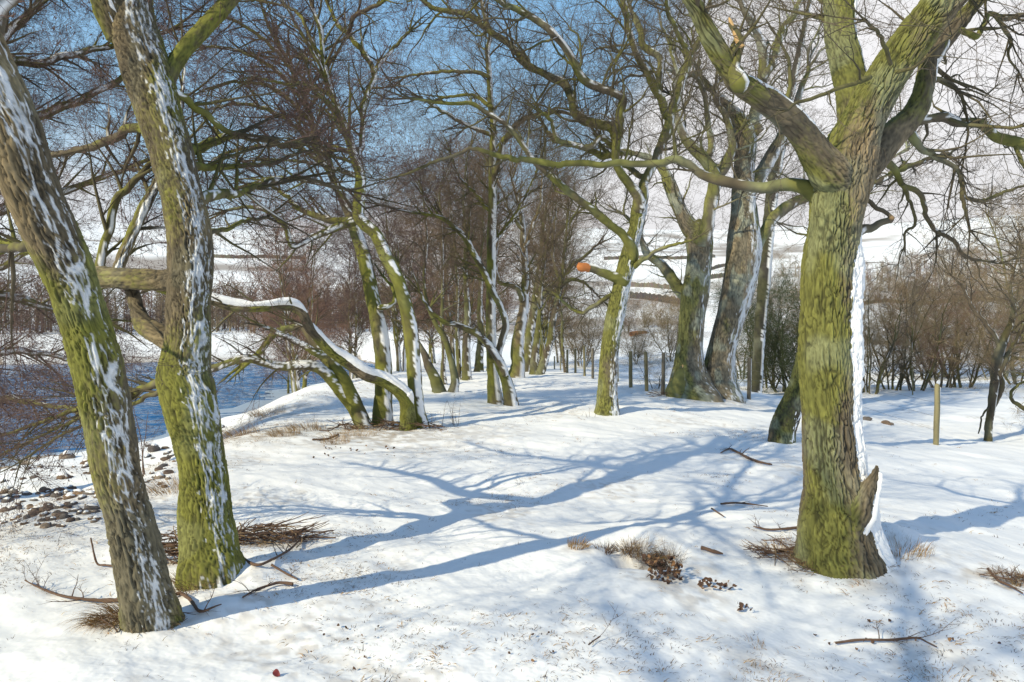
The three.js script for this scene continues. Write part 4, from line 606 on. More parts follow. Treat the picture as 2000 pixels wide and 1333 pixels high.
// ---------------------------------------------------------------- hedge, thorns and scrub on the field side
function shrub(name, label, cat, seed, st, mat, px, py, hgt, stems, o = {}) {
  rnd = mulberry(seed); const b = o.pos ?? groundAt(px, py), root = thing(name, label, cat, b, o.group);
  const T = { branches: [], sprays: [], big: o.big ?? 1.15, fat: o.fat ?? 0.95, thick: o.thick ?? 0.36 };
  for (let s = 0; s < stems; s++) {
    const az = s / stems * 6.28 + rr(-0.5, 0.5), sp = rr(0.15, 0.5) * (o.spread ?? 1), pts = []; let x = b.x + Math.cos(az) * 0.15 * stems * 0.3, z = b.z + Math.sin(az) * 0.15 * stems * 0.3;
    const h = hgt * rr(0.7, 0.95), r0 = (o.r ?? 0.05) * rr(0.7, 1.2);
    for (let i = 0; i <= 7; i++) { const t = i / 7; pts.push([x, b.y - 0.12 + h * t, z, r0 * (1 - 0.8 * t)]); x += (Math.cos(az) * sp + rr(-0.2, 0.2)) * h / 7; z += (Math.sin(az) * sp + rr(-0.2, 0.2)) * h / 7; }
    const mb = new MB(b); addTube(mb, resample(pts, 0.1), 8, st, { disp: (a, q, c, r) => r * 0.18 * n3(a * 20, q * 5 + s, c * 20) }); mesh('stem', mb.geo(true), M.bark, root);
    sprout(T, pts, st, o.k ?? 3.6, hgt * (o.L ?? 0.26), o.t0 ?? 0.08, { up: -0.15 });
  }
  const mb = new MB(b); for (const [p, l] of T.branches) addTube(mb, p, l ? 3 : 5, st); mesh('crown', mb.geo(), M.bark, root, 'stuff');
  sprayMeshes(T, st, root, b, mat); stats.push([root.name, T.branches.length, T.sprays.length, (-b.z).toFixed(1)]); return root;
}
const HG = STYLE.hedge;
const H1 = shrub('hawthorn_bush', 'brown hawthorn in the hedge right behind the thick oak trunk', 'bush', 201, HG, 'hedgeTwig', 1700, 768, 4.2, 6);
const H2 = shrub('hawthorn_bush', 'reddish hawthorn in the hedge behind the near fence post', 'bush', 202, HG, 'redTwig', 1790, 764, 4.6, 5, { spread: 1.2 });
const H3 = shrub('hawthorn_bush', 'olive-brown hawthorn in the hedge behind the dark post beside the twin trunks', 'bush', 203, st2('hedge', { moss: 0.1 }), 'hedgeTwig', 1500, 758, 4.4, 6);
const placeShrub = (src, label, px, py, turn, s, sy = s) => { const c = copyOf(src, label), b = groundAt(px, py); c.position.copy(b); c.rotation.y = turn; c.scale.set(s, sy, s); return c; };
placeShrub(H1, 'hawthorn in the hedge just past the twisted thorn tree', 1880, 757, 1.1, 1.05);
placeShrub(H2, 'broad hawthorn at the hedge end by the picture edge', 1990, 752, 2.3, 1.15);
placeShrub(H3, 'hawthorn in the hedge between the oak trunk and the near post', 1745, 762, 2.0, 0.95);
placeShrub(H1, 'hawthorn in the hedge between near post and thorn tree, tallest there', 1840, 758, 3.9, 1.1, 1.1);
placeShrub(H2, 'shadowed hawthorn between the dark post and the leaning oak', 1560, 758, 0.7, 0.95);
placeShrub(H3, 'hawthorn in the hedge straight behind the thick oak', 1620, 762, 4.4, 1.0);
placeShrub(H2, 'small hawthorn past the hedge, by the thorn tree foot', 1935, 742, 5.1, 0.9);
placeShrub(H1, 'hawthorn half hidden by the second of the twin trunks', 1450, 740, 2.9, 1.05);
placeShrub(H3, 'pale thorn in the second hedge row above the near post', 1815, 742, 0.2, 1.5, 1.4);
placeShrub(H1, 'thorn of the second row behind the twisted thorn tree', 1950, 738, 4.8, 1.35, 1.3);
shrub('holly_bush', 'dark green ivy-clad thorn between the dark post and the leaning oak', 'bush', 204, st2('hedge', { green: [0.05, 0.06, 0.02], moss: 0.3 }), 'ivy', 1535, 768, 3.6, 6, { fat: 2.2, k: 4 });
const R1 = shrub('round_bush', 'round brown thorn bush behind the first distant fence posts', 'bush', 205, HG, 'hedgeTwig', 1138, 716, 6.3, 7, { spread: 1.15, fat: 1.0, L: 0.3, big: 1.5, thick: 0.22 });
placeShrub(R1, 'rounded thorn bush on the slope against the left foot of the twin trunks', 1312, 706, 1.2, 0.95);
placeShrub(R1, 'scrubby bush behind the posts between mid-path tree and twin trunks', 1240, 712, 2.4, 0.62);
shrub('bramble_bush', 'low dark bramble at the foot of the fence posts', 'bush', 206, HG, 'hedgeTwig', 1283, 758, 0.7, 5, { r: 0.015, spread: 2.4, k: 9, L: 0.4, big: 0.5 });
for (const [i, x, y, s] of [[0, 1285, 625, 0.8], [1, 1262, 640, 0.9], [2, 1225, 650, 1.0], [3, 1300, 650, 0.8], [4, 1330, 612, 0.8]]) placeShrub(i % 2 ? H1 : H2, ['small thorn bush high on the snowy slope under the dark wall', 'thorn bush beside the felled orange log', 'thorn bush low on the slope behind the mid-path tree', 'thorn bush between the orange log and the twin trunks', 'thorn bush on the slope tucked behind the twin trunks'][i], x, y, i * 1.7, s);
const tallSt = st2('grey', { moss: -0.2, dens: [3.4, 3.6], spr: [3, 4] });
const T1 = shrub('ash_tree', 'grey feathery ash behind the hedge, crown at the picture edge', 'tree', 207, tallSt, 'ashTwig', 1960, 742, 10, 3, { r: 0.12, k: 3, L: 0.22, t0: 0.3, big: 1.7, fat: 1.3, thick: 1 });
placeShrub(T1, 'slim grey ash behind the hedge above the near fence post', 1850, 738, 2.0, 0.85);
placeShrub(T1, 'grey ash behind the hedge, in line with the broken oak stubs', 1730, 736, 4.1, 0.72);
placeShrub(T1, 'low grey ash beyond the hedge, seen under the oak fork', 1545, 734, 5.2, 0.72);
shrub('ash_tree', 'hanging crown of grey ash over the hedge, between thorn tree and edge', 'tree', 208, tallSt, 'ashTwig', 2040, 760, 8.5, 3, { r: 0.1, k: 3, L: 0.24, big: 1.4, fat: 1.2, thick: 1 });
tree('hawthorn_tree', 'twisted dark thorn tree standing alone in the open field beyond the fence', 'tree', {
  base: [1931, 862], st: st2('hedge', { bark: [0.085, 0.068, 0.048], green: [0.09, 0.08, 0.03] }), seed: 209, mat: 'hedgeTwig', fat: 1.0,
  trunks: [{ p: [[1930, 863, 16], [1932, 830, 14], [1937, 800, 15], [1940, 772, 17], [1944, 740, 19], [1948, 710, 19], [1955, 682, 17], [1966, 655, 14], [1980, 610, 10], [1975, 560, 7], [1990, 500, 5]], k: 3, L: 1.0, t0: 0.45, seg: 14, rough: 0.16 }],
  limbs: [
    { p: [[1938, 795, 12], [1950, 780, 10], [1957, 755, 11], [1958, 725, 9], [1972, 690, 8], [1990, 660, 6], [2010, 620, 5]], dz: -0.2, k: 3, L: 0.8 },
    { p: [[1937, 788, 5], [1928, 800, 4], [1918, 815, 3], [1915, 835, 3], [1911, 848, 2]], dz: -0.2, blunt: true },
    { p: [[1955, 680, 9], [1930, 640, 8], [1900, 600, 7], [1880, 560, 5], [1860, 540, 3]], dz: 0.4, k: 3, L: 0.8 },
    { p: [[1950, 700, 8], [1990, 700, 6], [2030, 720, 4]], dz: -0.4, k: 3, L: 0.6 },
  ],
});
tree('hawthorn_tree', 'drooping thorn branch end reaching in from the field edge', 'tree', {
  base: [2085, 850], st: st2('hedge', { bark: [0.085, 0.068, 0.048] }), seed: 210, mat: 'hedgeTwig',
  trunks: [{ p: [[2085, 850, 22], [2075, 790, 20], [2060, 720, 18], [2050, 650, 14], [2030, 580, 10], [2010, 500, 6]], k: 3, L: 0.9, seg: 12 }],
  limbs: [{ p: [[2078, 800, 14], [2030, 810, 10], [1995, 795, 8], [1975, 775, 6], [1985, 755, 5], [2005, 745, 4]], dz: -0.3, k: 3, L: 0.4 }],
});

// the tree behind the viewer: only its shadow is seen, on the snow at the lower edge
{
  rnd = mulberry(301); const st = st2('alder', { kink: 0.15, wig: 0.14 }), b = V(-4.6, ground(-4.6, -3.4), 3.4), root = thing('alder_tree', 'alder behind the viewer whose branch shadows dapple the near snow', 'tree', b), T = { branches: [], sprays: [], thick: 0.3, big: 0.7 };
  const trunk = [[-4.6, b.y - 0.2, 3.4, 0.17], [-4.6, 1.2, 3.4, 0.15], [-4.65, 2.6, 3.4, 0.13], [-4.7, 4.2, 3.4, 0.1], [-4.7, 6.2, 3.3, 0.06], [-4.6, 8, 3.2, 0.02]];
  const limbs = [[[-4.65, 2.9, 3.4, 0.05], [-4.1, 3.7, 2.4, 0.04], [-3.6, 4.2, 1.4, 0.032], [-3.2, 4.4, 0.5, 0.02]], [[-4.7, 3.6, 3.4, 0.05], [-5.0, 4.4, 2.7, 0.04], [-5.2, 4.8, 2.0, 0.03], [-5.4, 4.9, 1.2, 0.018]], [[-4.65, 2.6, 3.4, 0.05], [-3.8, 3.4, 2.7, 0.04], [-3.0, 3.8, 1.8, 0.03], [-2.3, 4.0, 0.8, 0.018]], [[-4.7, 4.2, 3.4, 0.045], [-4.6, 5.0, 2.4, 0.035], [-4.3, 5.4, 1.5, 0.028], [-4.2, 5.6, 0.7, 0.015]]];
  for (const [i, p] of [trunk, ...limbs].entries()) { const mb = new MB(b); addTube(mb, resample(p, 0.08), i ? 9 : 16, st); mesh(i ? 'limb' : 'trunk', mb.geo(), M.bark, root); sprout(T, p, st, i ? 7 : 1.6, i ? 0.75 : 1.2, i ? 0.3 : 0.45, { fatBranch: 0.03 }); }
  const mb = new MB(b); for (const [p, l] of T.branches) addTube(mb, p, l ? 4 : 6, st); mesh('crown', mb.geo(), M.bark, root, 'stuff'); sprayMeshes(T, st, root, b);
}

// ---------------------------------------------------------------- far woods across the river
{
  rnd = mulberry(401); const st = st2('brown', { snow: -1 }), o = V(0, 0, 0), protos = [];
  for (let v = 0; v < 3; v++) { const mb = new MB(o), T = { branches: [], sprays: [], thick: 0.5 }; const pts = []; for (let i = 0; i <= 4; i++) pts.push([rr(-0.2, 0.2) * i / 4, 5 * i / 4, rr(-0.2, 0.2) * i / 4, 0.09 * (1 - 0.8 * i / 4)]); addTube(mb, resample(pts, 0.5), 4, st, { tint: [1, 1, 1] }); sprout(T, pts, st, 5, 1.7, 0.12, { up: 0.1 }); for (const [p] of T.branches) addTube(mb, p.filter((_, i) => i % 3 === 0).map((q) => [q[0], q[1], q[2], Math.max(q[3], 0.02)]), 3, st, { tint: [1, 1, 1] }); const g = mb.geo(); g.deleteAttribute('color'); protos.push(g); }
  const spots = [[], [], []], add = (x, d, s) => spots[Math.floor(rnd() * 3)].push([x, d, s]);
  for (let i = 0; i < 520; i++) { const x = rr(-95, -9), t = rr(4, 20) + 14 * rnd() * rnd(); add(x, 68 + 0.48 * (x + 47) + t, rr(0.45, 1.05)); }
  for (let i = 0; i < 260; i++) { const x = rr(-130, 0), d = rr(110, 135) + x * 0.1; add(x, d, rr(0.6, 1.0)); }
  for (let i = 0; i < 0; i++) { const az = rr(0.25, 0.75), r = rr(85, 120); add(Math.sin(az) * r, Math.cos(az) * r, rr(0.3, 0.8)); }
  for (let i = 0; i < 90; i++) { const az = rr(0.28, 0.75), r = rr(165, 185) + 20 * n2(az * 9, 3); add(Math.sin(az) * r, Math.cos(az) * r, rr(0.5, 0.9)); }
  for (const [ya, yb, n] of [[566, 558, 90], [545, 532, 70], [590, 586, 70]]) for (let i = 0; i < n; i++) { const u = rnd(), p = groundAt(lerp(1660, 2040, u), lerp(ya, yb, u) + rr(-4, 4)); add(p.x, -p.z, rr(0.22, 0.5)); }
  const wood = new THREE.Group(); wood.name = 'woodland'; scene.add(wood); tag(wood, 'brown winter woodland belts across the river and on the hillside', 'woodland', null, 'stuff');
  const mats = [flat(0.20, 0.15, 0.11), flat(0.21, 0.14, 0.115), flat(0.21, 0.17, 0.11)];
  protos.forEach((g, v) => { const im = new THREE.InstancedMesh(g, mats[v], spots[v].length), m = new THREE.Matrix4(), q = new THREE.Quaternion(); im.name = 'far_trees'; im.castShadow = im.receiveShadow = true; im.userData.kind = 'stuff'; spots[v].forEach(([x, d, s], i) => { q.setFromAxisAngle(V(0, 1, 0), rnd() * 6.28); m.compose(V(x, ground(x, d) - 0.2, -d), q, V(s * 1.3, s, s * 1.3)); im.setMatrixAt(i, m); }); wood.add(im); });
}

// ---------------------------------------------------------------- dry stone walls on the hill
function wall(label, line, h = 1.3, w = 0.7, tint = [0.13, 0.115, 0.10]) {
  rnd = mulberry(line[0][0]); const P = []; for (let i = 0; i < line.length - 1; i++) for (let k = 0; k < 24; k++) P.push(groundAt(lerp(line[i][0], line[i + 1][0], k / 24), lerp(line[i][1], line[i + 1][1], k / 24)));
  const b = P[0], mb = new MB(b), n = P.length;
  P.forEach((p, i) => { const a = P[Math.max(0, i - 1)], c = P[Math.min(n - 1, i + 1)], t = V(c.x - a.x, 0, c.z - a.z).normalize(), s = V(t.z, 0, -t.x), hh = h * (0.85 + 0.25 * n2(i * 0.7, b.x)), v = 0.8 + 0.4 * rnd();
    for (const [u, y, snow] of [[-0.5, -0.6, 0], [-0.5, 0.5, 0], [-0.38, 0.88, 0], [-0.34, 1, 1], [0.34, 1, 1], [0.38, 0.88, 0], [0.5, 0.5, 0], [0.5, -0.6, 0]]) mb.vert(p.x + s.x * u * w, p.y + y * hh + 0.05 * n2(i * 1.7, u * 9), p.z + s.z * u * w, 0, 1, 0, snow ? SNOW : tint.map((q) => q * v * (0.8 + 0.4 * rnd()))); });
  for (let i = 0; i < n - 1; i++) for (let j = 0; j < 7; j++) { const a = i * 8 + j; mb.i.push(a, a + 8, a + 1, a + 1, a + 8, a + 9); }
  const o = mesh('stone_wall', mb.geo(true), M.wallStone, scene); o.position.copy(b); tag(o, label, 'stone wall', 'dry stone walls on the snowy hill'); M.wallStone.side = THREE.DoubleSide;
}
wall('dark dry stone wall crossing the bright field beside the twin trunks', [[1232, 583], [1262, 585], [1295, 590], [1335, 596]], 1.7, 0.9, [0.06, 0.055, 0.06]);
wall('grey dry stone wall higher up the field, above the dark one', [[1225, 560], [1270, 561], [1320, 566], [1345, 566]], 1.3);
wall('dry stone wall slanting up between the twin trunks', [[1380, 530], [1405, 523], [1440, 514]], 1.4);
wall('dry stone wall seen low between the twin trunks', [[1380, 546], [1410, 542], [1440, 538]], 1.3);
wall('thin wall line high on the hill above the mid-path tree', [[1180, 508], [1240, 505], [1320, 507], [1400, 503]], 1.4);
wall('low wall line beyond the hedge, behind the twisted thorn tree', [[1660, 598], [1730, 590], [1800, 596], [1900, 586], [2010, 592]], 0.8, 0.7, [0.15, 0.12, 0.09]);
wall('faint wall line on the hill over the river, seen between the alders', [[412, 503], [450, 505], [520, 504], [600, 507]], 1.3);

// ---------------------------------------------------------------- fence
{
  const posts = [[1083, 722], [1095, 724], [1108, 729], [1124, 729], [1142, 735], [1158, 740], [1188, 742], [1206, 746], [1232, 757], [1263, 764], [1295, 771], [1463, 780], [1674, 812], [1829, 869]].map(([x, y]) => groundAt(x, y));
  const first = posts[0], root = thing('wire_fence', 'post and wire fence running from the near post away along the path', 'fence', first), origin = first;
  rnd = mulberry(501);
  const postGeo = (seed, h, dark) => { rnd = mulberry(seed); const mb = new MB(V(0, 0, 0)), R = [], c0 = dark ? [0.13, 0.115, 0.09] : [0.21, 0.185, 0.10]; for (let i = 0; i <= 10; i++) R.push([rr(-0.004, 0.004), lerp(-0.25, h, i / 10), rr(-0.004, 0.004), 0.046]); R.push([0, h + 0.008, 0, 0.036]); addTube(mb, R, 16, null, { tint: c0, close: [0.3, 0.25, 0.16], disp: (x, s, z, r) => 0.006 * n3(x * 60, s * 4 + seed, z * 60) + (Math.abs(x) > Math.abs(z) ? 0.004 : 0) }); for (let i = 0; i < mb.c.length; i += 3) { const v = 0.75 + 0.5 * (0.5 + 0.5 * n3(mb.p[i] * 70, mb.p[i + 1] * 5, mb.p[i + 2] * 70)); mb.c[i] *= v; mb.c[i + 1] *= v; mb.c[i + 2] *= v; } return mb.geo(true); };
  const light = [postGeo(1, 1.02), postGeo(2, 1.08), postGeo(3, 0.98)], dark = postGeo(4, 1.05, true);
  const crust = (() => { const mb = new MB(V(0, 0, 0)), n = 20; for (let i = 0; i <= n; i++) for (let j = 0; j <= 8; j++) { const a = lerp(-0.55, 0.75, j / 8) + 0.15 * n3(i * 0.4, j, 1), e = Math.sin(Math.PI * j / 8), r = 0.043 + 0.014 * e; mb.vert(Math.cos(a) * r, lerp(0.05, 1.04, i / n), Math.sin(a) * r, 0, 0, 0, SNOW); } for (let i = 0; i < n; i++) for (let j = 0; j < 8; j++) { const a = i * 9 + j; mb.i.push(a, a + 9, a + 1, a + 1, a + 9, a + 10); } const g = mb.geo(true); g.deleteAttribute('color'); return g; })();
  M.snow.side = THREE.DoubleSide;
  posts.forEach((p, i) => { const o = mesh('post', [5, 10, 11].includes(i) ? dark : light[i % 3], M.wood, root); o.position.copy(p).sub(origin); o.rotation.set(rr(-0.04, 0.04), rr(0, 6), rr(-0.05, 0.05)); const s = mesh('snow_crust', crust, M.snow, o); s.rotation.y = -o.rotation.y + 0.2; });
  for (const h of [0.25, 0.5, 0.75, 0.97]) { const mb = new MB(origin); addTube(mb, posts.map((p) => [p.x, p.y + h, p.z + 0.055, 0.0024]), 5, null, { tint: [1, 1, 1] }); const g = mb.geo(); g.deleteAttribute('color'); mesh('wire', g, M.wire, root); }
  const lone = groundAt(1783, 772), q = thing('fence_post', 'thin old stake in the field before the hedge', 'post', lone); const o = mesh('stake', light[1], M.wood, q); o.scale.set(0.45, 0.9, 0.45);
}
// ---------------------------------------------------------------- shore stones
{
  rnd = mulberry(601); const kinds = [];
  for (let v = 0; v < 5; v++) {
    const g = new THREE.IcosahedronGeometry(1, 3), p = g.attributes.position, c = new Float32Array(p.count * 3), q = V(0, 0, 0), sq = [rr(0.8, 1.2), rr(0.5, 0.7), rr(0.7, 1.0)], tint = [[0.14, 0.10, 0.08], [0.24, 0.19, 0.15], [0.11, 0.10, 0.10], [0.22, 0.15, 0.10], [0.15, 0.13, 0.12]][v];
    for (let i = 0; i < p.count; i++) { q.fromBufferAttribute(p, i); const k = 1 + 0.22 * n3(q.x * 1.3 + v * 9, q.y * 1.3, q.z * 1.3) + 0.07 * n3(q.x * 4, q.y * 4 + v, q.z * 4); const s = 0.8 + 0.35 * n3(q.x * 5, q.y * 5, q.z * 5 + v); p.setXYZ(i, q.x * k * sq[0], q.y * k * sq[1], q.z * k * sq[2]); c.set(tint.map((t) => t * s), i * 3); }
    g.setAttribute('color', new THREE.BufferAttribute(c, 3)); g.computeVertexNormals();
    const cap = new MB(V(0, 0, 0)), id = new Map(); const m = 14;
    for (let i = 0; i <= 8; i++) for (let j = 0; j < m; j++) { const a = j / m * 6.283, e = i / 8, rad = e * (0.72 + 0.16 * n3(Math.cos(a) * 2, v * 3, Math.sin(a) * 2)); const x = Math.cos(a) * rad, z = Math.sin(a) * rad, base = Math.sqrt(Math.max(0, 1 - rad * rad)); const k = 1 + 0.22 * n3(x * 1.3 + v * 9, base * 1.3, z * 1.3) + 0.07 * n3(x * 4, base * 4 + v, z * 4); cap.vert(x * k * sq[0], base * k * sq[1] + 0.16 * (1 - e * e * e) - 0.05 * e, z * k * sq[2], 0, 1, 0, SNOW); }
    for (let i = 0; i < 8; i++) for (let j = 0; j < m; j++) { const a = i * m + j, b = i * m + (j + 1) % m; cap.i.push(a, b, a + m, b, b + m, a + m); }
    const cg = cap.geo(true); cg.deleteAttribute('color'); kinds.push([g, cg]);
  }
  let src = kinds.map(([g, cg], v) => null), n = 0; const placed = [];
  const stone = (px, py, size, label, group, capped = true) => {
    const b = groundAt(px, py), v = Math.floor(rnd() * 5); let t;
    if (!src[v]) { t = src[v] = thing('shore_stone', label, 'stone', b, group); mesh('rock', kinds[v][0], M.stone, t); mesh('snow_cap', kinds[v][1], M.snow, t); } else { t = copyOf(src[v], label, group); if (!group) delete t.userData.group; t.position.copy(b); }
    t.rotation.set(rr(-0.15, 0.15), rr(0, 6.28), rr(-0.15, 0.15)); const s = size * b.depth / F / 2; t.scale.set(s * rr(0.85, 1.3), s * rr(0.8, 1.1), s * rr(0.85, 1.2)); t.position.y += s * 0.12;
    if (!capped) { t.remove(t.children[1]); }
  };
  const L = 'brown stone packed in the stone bed beside the leaning alder', Gp = 'brown stones on the river shore';
  stone(130, 895, 34, 'flat brown boulder at the water edge near the leaning trunk'); stone(170, 905, 26, 'rounded boulder touching the leaning trunk at the water line'); stone(80, 875, 22, 'small dark boulder awash at the water edge below the drooping twigs');
  stone(126, 935, 30, 'tan boulder standing clear in the snow above the stone bed'); stone(432, 838, 16, 'dark stone at the ice edge by the upright alder'); stone(300, 880, 30, 'tan flat slab at the shore between the two near alders'); stone(312, 935, 26, 'low stone right beside the upright alder trunk');
  for (let i = 0; i < 115; i++) { const t = rnd(), px = 5 + 185 * Math.pow(rnd(), 0.9), py = lerp(958, 1032, rnd()) - 0.10 * Math.abs(px - 60) * rnd(); stone(px, py, 9 + 17 * rnd() * rnd() + 4 * rnd(), L, Gp, rnd() < 0.7); }
  for (let i = 0; i < 18; i++) stone(rr(0, 190), rr(905, 965), rr(8, 18), 'snow-capped stone scattered between the stone bed and the water', 'stones scattered by the water', rnd() < 0.8);
  for (let i = 0; i < 24; i++) stone(rr(265, 352), rr(868, 958), rr(8, 18), 'brown stone in the gap between the two near alder trunks', 'stones between the near alders', rnd() < 0.7);
  for (let i = 0; i < 12; i++) stone(rr(60, 260), rr(700, 720), rr(4, 9), 'dark stone on the far river shore', 'stones on the far river shore');
  for (const [i, x, y, s] of [[0, 1732, 829, 22], [1, 1741, 830, 14], [2, 1690, 821, 18]]) stone(x, y, s, ['dark clod in the open field near the fence post', 'smaller clod touching the dark one in the field', 'dark clod in the field beside the oak trunk'][i], null, false);
}

// ---------------------------------------------------------------- sticks, brushwood, fallen branches
const stickGeo = [0, 1, 2, 3, 4, 5].map((v) => { rnd = mulberry(700 + v); const mb = new MB(V(0, 0, 0)), R = []; let x = 0, z = 0, dx = 0, dz = 0; for (let i = 0; i <= 8; i++) { R.push([x, z, i / 8 - 0.5, 0.02 * (1 - 0.6 * i / 8)]); dx += rr(-0.03, 0.03); dz += rr(-0.03, 0.03); x += dx; z += dz; } addTube(mb, R, 5, null, { tint: [1, 1, 1] }); if (v % 2) { twigTube(mb, V(R[3][0], R[3][1], R[3][2]), V(rr(-1, 1), 0.15, 1).normalize(), 0.4, 0.012, 0.15, 4, 4); twigTube(mb, V(R[5][0], R[5][1], R[5][2]), V(rr(-1, 1), 0.1, 0.8).normalize(), 0.3, 0.010, 0.15, 4, 3); } const g = mb.geo(); g.deleteAttribute('color'); return g; });
function brush(label, px, py, wpx, hpx, n, lo, hi, seed) {
  rnd = mulberry(seed); const b = groundAt(px, py), root = thing('brushwood_pile', label, 'brushwood', b), w = wpx * b.depth / F, h = hpx * b.depth / F;
  for (let i = 0; i < n; i++) { const o = mesh('stick', stickGeo[i % 6], i % 4 ? M.stick : M.stickPale, root), u = rr(-0.5, 0.5), q = rr(-0.35, 0.35); o.position.set(u * w, 0, q * w * 0.6); o.position.y = ground(b.x + o.position.x, -(b.z + o.position.z)) - b.y + 0.02 + h * rnd() * (1 - 2.2 * u * u) * 0.8; o.rotation.set(rr(-0.16, 0.16), rr(0, 6.28), 0, 'YXZ'); const s = rr(lo, hi); o.scale.set(s * rr(0.8, 1.3), s * rr(0.7, 1.0), s); }
  bare.push([b.x, -b.z, w * 0.45, 0.7]);
}
brush('heap of brown brushwood behind the upright alder, on its river side', 335, 1098, 120, 62, 110, 0.14, 0.36, 711);
brush('sprawling heap of brown twigs on the path side of the upright alder', 520, 1060, 190, 36, 170, 0.12, 0.36, 712);
brush('dark bits of brushwood round the foot of the coppiced alder', 760, 838, 210, 10, 90, 0.2, 0.6, 713);
brush('scatter of orange-brown twigs at the foot of the thick oak', 1575, 1078, 190, 7, 80, 0.08, 0.26, 714);
brush('loose ring of small twigs round the front of the thick oak foot', 1635, 1102, 190, 5, 90, 0.06, 0.2, 717);
brush('dark twigs gathered at the foot of the leaning alder', 292, 1222, 130, 5, 50, 0.06, 0.2, 718);
brush('tangle of twigs in the snow at the picture edge beside the oak shadow', 1985, 1140, 110, 8, 36, 0.07, 0.2, 715);
brush('torn orange splinters at the foot of the twin trunks', 1318, 776, 90, 8, 40, 0.2, 0.6, 716);
function fallen(label, pts, side = 5, seed = 1, mat = M.stick, lift = 0.02) {      // a fallen branch laid along photo points
  rnd = mulberry(720 + seed); const P = pts.map(([x, y, w, up]) => { const q = groundAt(x, y); return [q.x, q.y + lift + (up ?? 0), q.z, w * 0.8 * q.depth / F / 2]; }), b = V(P[0][0], P[0][1], P[0][2]), mb = new MB(b), R = resample(P, 0.02);
  addTube(mb, R, 8, null, { tint: [1, 1, 1], disp: (x, s, z, r) => r * 0.3 * n3(x * 90, s * 40 + seed, z * 90), close: [1, 1, 1] }); const g = mb.geo(true); g.deleteAttribute('color');
  const root = thing('fallen_branch', label, 'branch', b); mesh('branch', g, mat, root);
  for (let i = 0; i < side; i++) { const j = Math.floor(rr(0.25, 0.95) * (R.length - 1)), fr = R[Math.min(R.length - 1, j + 1)], d = V(fr[0] - R[j][0], fr[1] - R[j][1], fr[2] - R[j][2]).normalize().addScaledVector(perp(V(0, 1, 0)), 0.9); d.y = Math.abs(d.y) * 0.5 + rr(0, 0.5); const t = new MB(b); const tw = twigTube(t, V(R[j][0], R[j][1], R[j][2]), d.normalize(), rr(0.08, 0.24), Math.max(0.0016, R[j][3] * 0.5), 0.22, 4, 5); for (let k = 0; k < 3; k++) twigTube(t, tw[2 + k][0], tw[2 + k][1].clone().addScaledVector(perp(V(0, 1, 0)), 0.9).normalize(), rr(0.03, 0.1), 0.0015, 0.2, 3, 3); const tg = t.geo(); tg.deleteAttribute('color'); mesh('twig', tg, mat, root); }
}
fallen('long bare branch with fine twigs lying left from the foot of the leaning alder', [[238, 1178, 12], [200, 1180, 9], [150, 1176, 7], [110, 1168, 6], [70, 1152, 4], [48, 1140, 3]], 12, 1);
fallen('dark hooked branch at the foot of the leaning alder on its path side', [[335, 1170, 10], [352, 1166, 9], [372, 1180, 8], [390, 1202, 7], [420, 1192, 4], [432, 1188, 3]], 3, 2);
fallen('thin dark shoot stuck upright in the snow with a bent foot', [[222, 1112, 5], [204, 1110, 5], [190, 1108, 5], [184, 1108, 4, 0.06], [180, 1108, 4, 0.13], [177, 1108, 3, 0.185]], 0, 3);
fallen('forked branch in the snow in front of the upright alder', [[572, 1148, 8], [545, 1145, 7], [520, 1152, 6], [498, 1160, 5], [474, 1174, 4]], 5, 4);
fallen('dark twisted branch in the shadow beside the upright alder', [[470, 1095, 8], [500, 1110, 7], [530, 1100, 6], [565, 1080, 6], [590, 1058, 4], [620, 1055, 4], [655, 1056, 3]], 6, 5);
fallen('short reddish stick pointing down the slope beside the forked branch', [[530, 1110, 6], [550, 1122, 5], [568, 1132, 5], [580, 1138, 4]], 1, 6);
fallen('dark twiggy branch lying on the snow behind the thick oak', [[1508, 911, 4], [1480, 905, 6], [1458, 896, 6], [1440, 886, 5], [1425, 880, 4], [1408, 888, 3]], 8, 7);
fallen('stout short stick lying alone before the thick oak', [[1370, 1076, 9], [1385, 1080, 9], [1400, 1085, 8], [1412, 1088, 4]], 0, 8);
fallen('thin curved stick across the dappled snow in the lower corner', [[1632, 1264, 6], [1680, 1258, 6], [1740, 1258, 6], [1790, 1254, 5], [1810, 1262, 4], [1830, 1272, 3]], 4, 9);
fallen('slim bleached twig lying between hollow and oak', [[1408, 989, 5], [1435, 987, 5], [1462, 989, 4], [1500, 994, 2]], 1, 10);
fallen('twiggy brown branch on the snow at the oak foot pointing to the hollow', [[1565, 1072, 8], [1530, 1082, 7], [1505, 1086, 6], [1486, 1088, 4]], 6, 11);
fallen('dark twig leaning on the oak foot', [[1560, 1036, 7], [1530, 1039, 6], [1500, 1040, 5], [1472, 1034, 3]], 4, 12);
fallen('reddish stick beside the tangle at the picture edge', [[1930, 1118, 6], [1950, 1140, 6], [1975, 1152, 5], [1998, 1166, 4]], 3, 13);
fallen('small twig in the bright snow ahead of the bramble hollow', [[1150, 1268, 4], [1160, 1260, 4], [1172, 1252, 3]], 1, 14);
fallen('thin twig on the snow near the lone short stick', [[1390, 998, 4], [1402, 1006, 4], [1414, 1014, 3]], 0, 15);
fallen('bleached fallen limb at the water line below the coppice', [[660, 852, 5], [640, 860, 5], [610, 862, 4]], 2, 16);
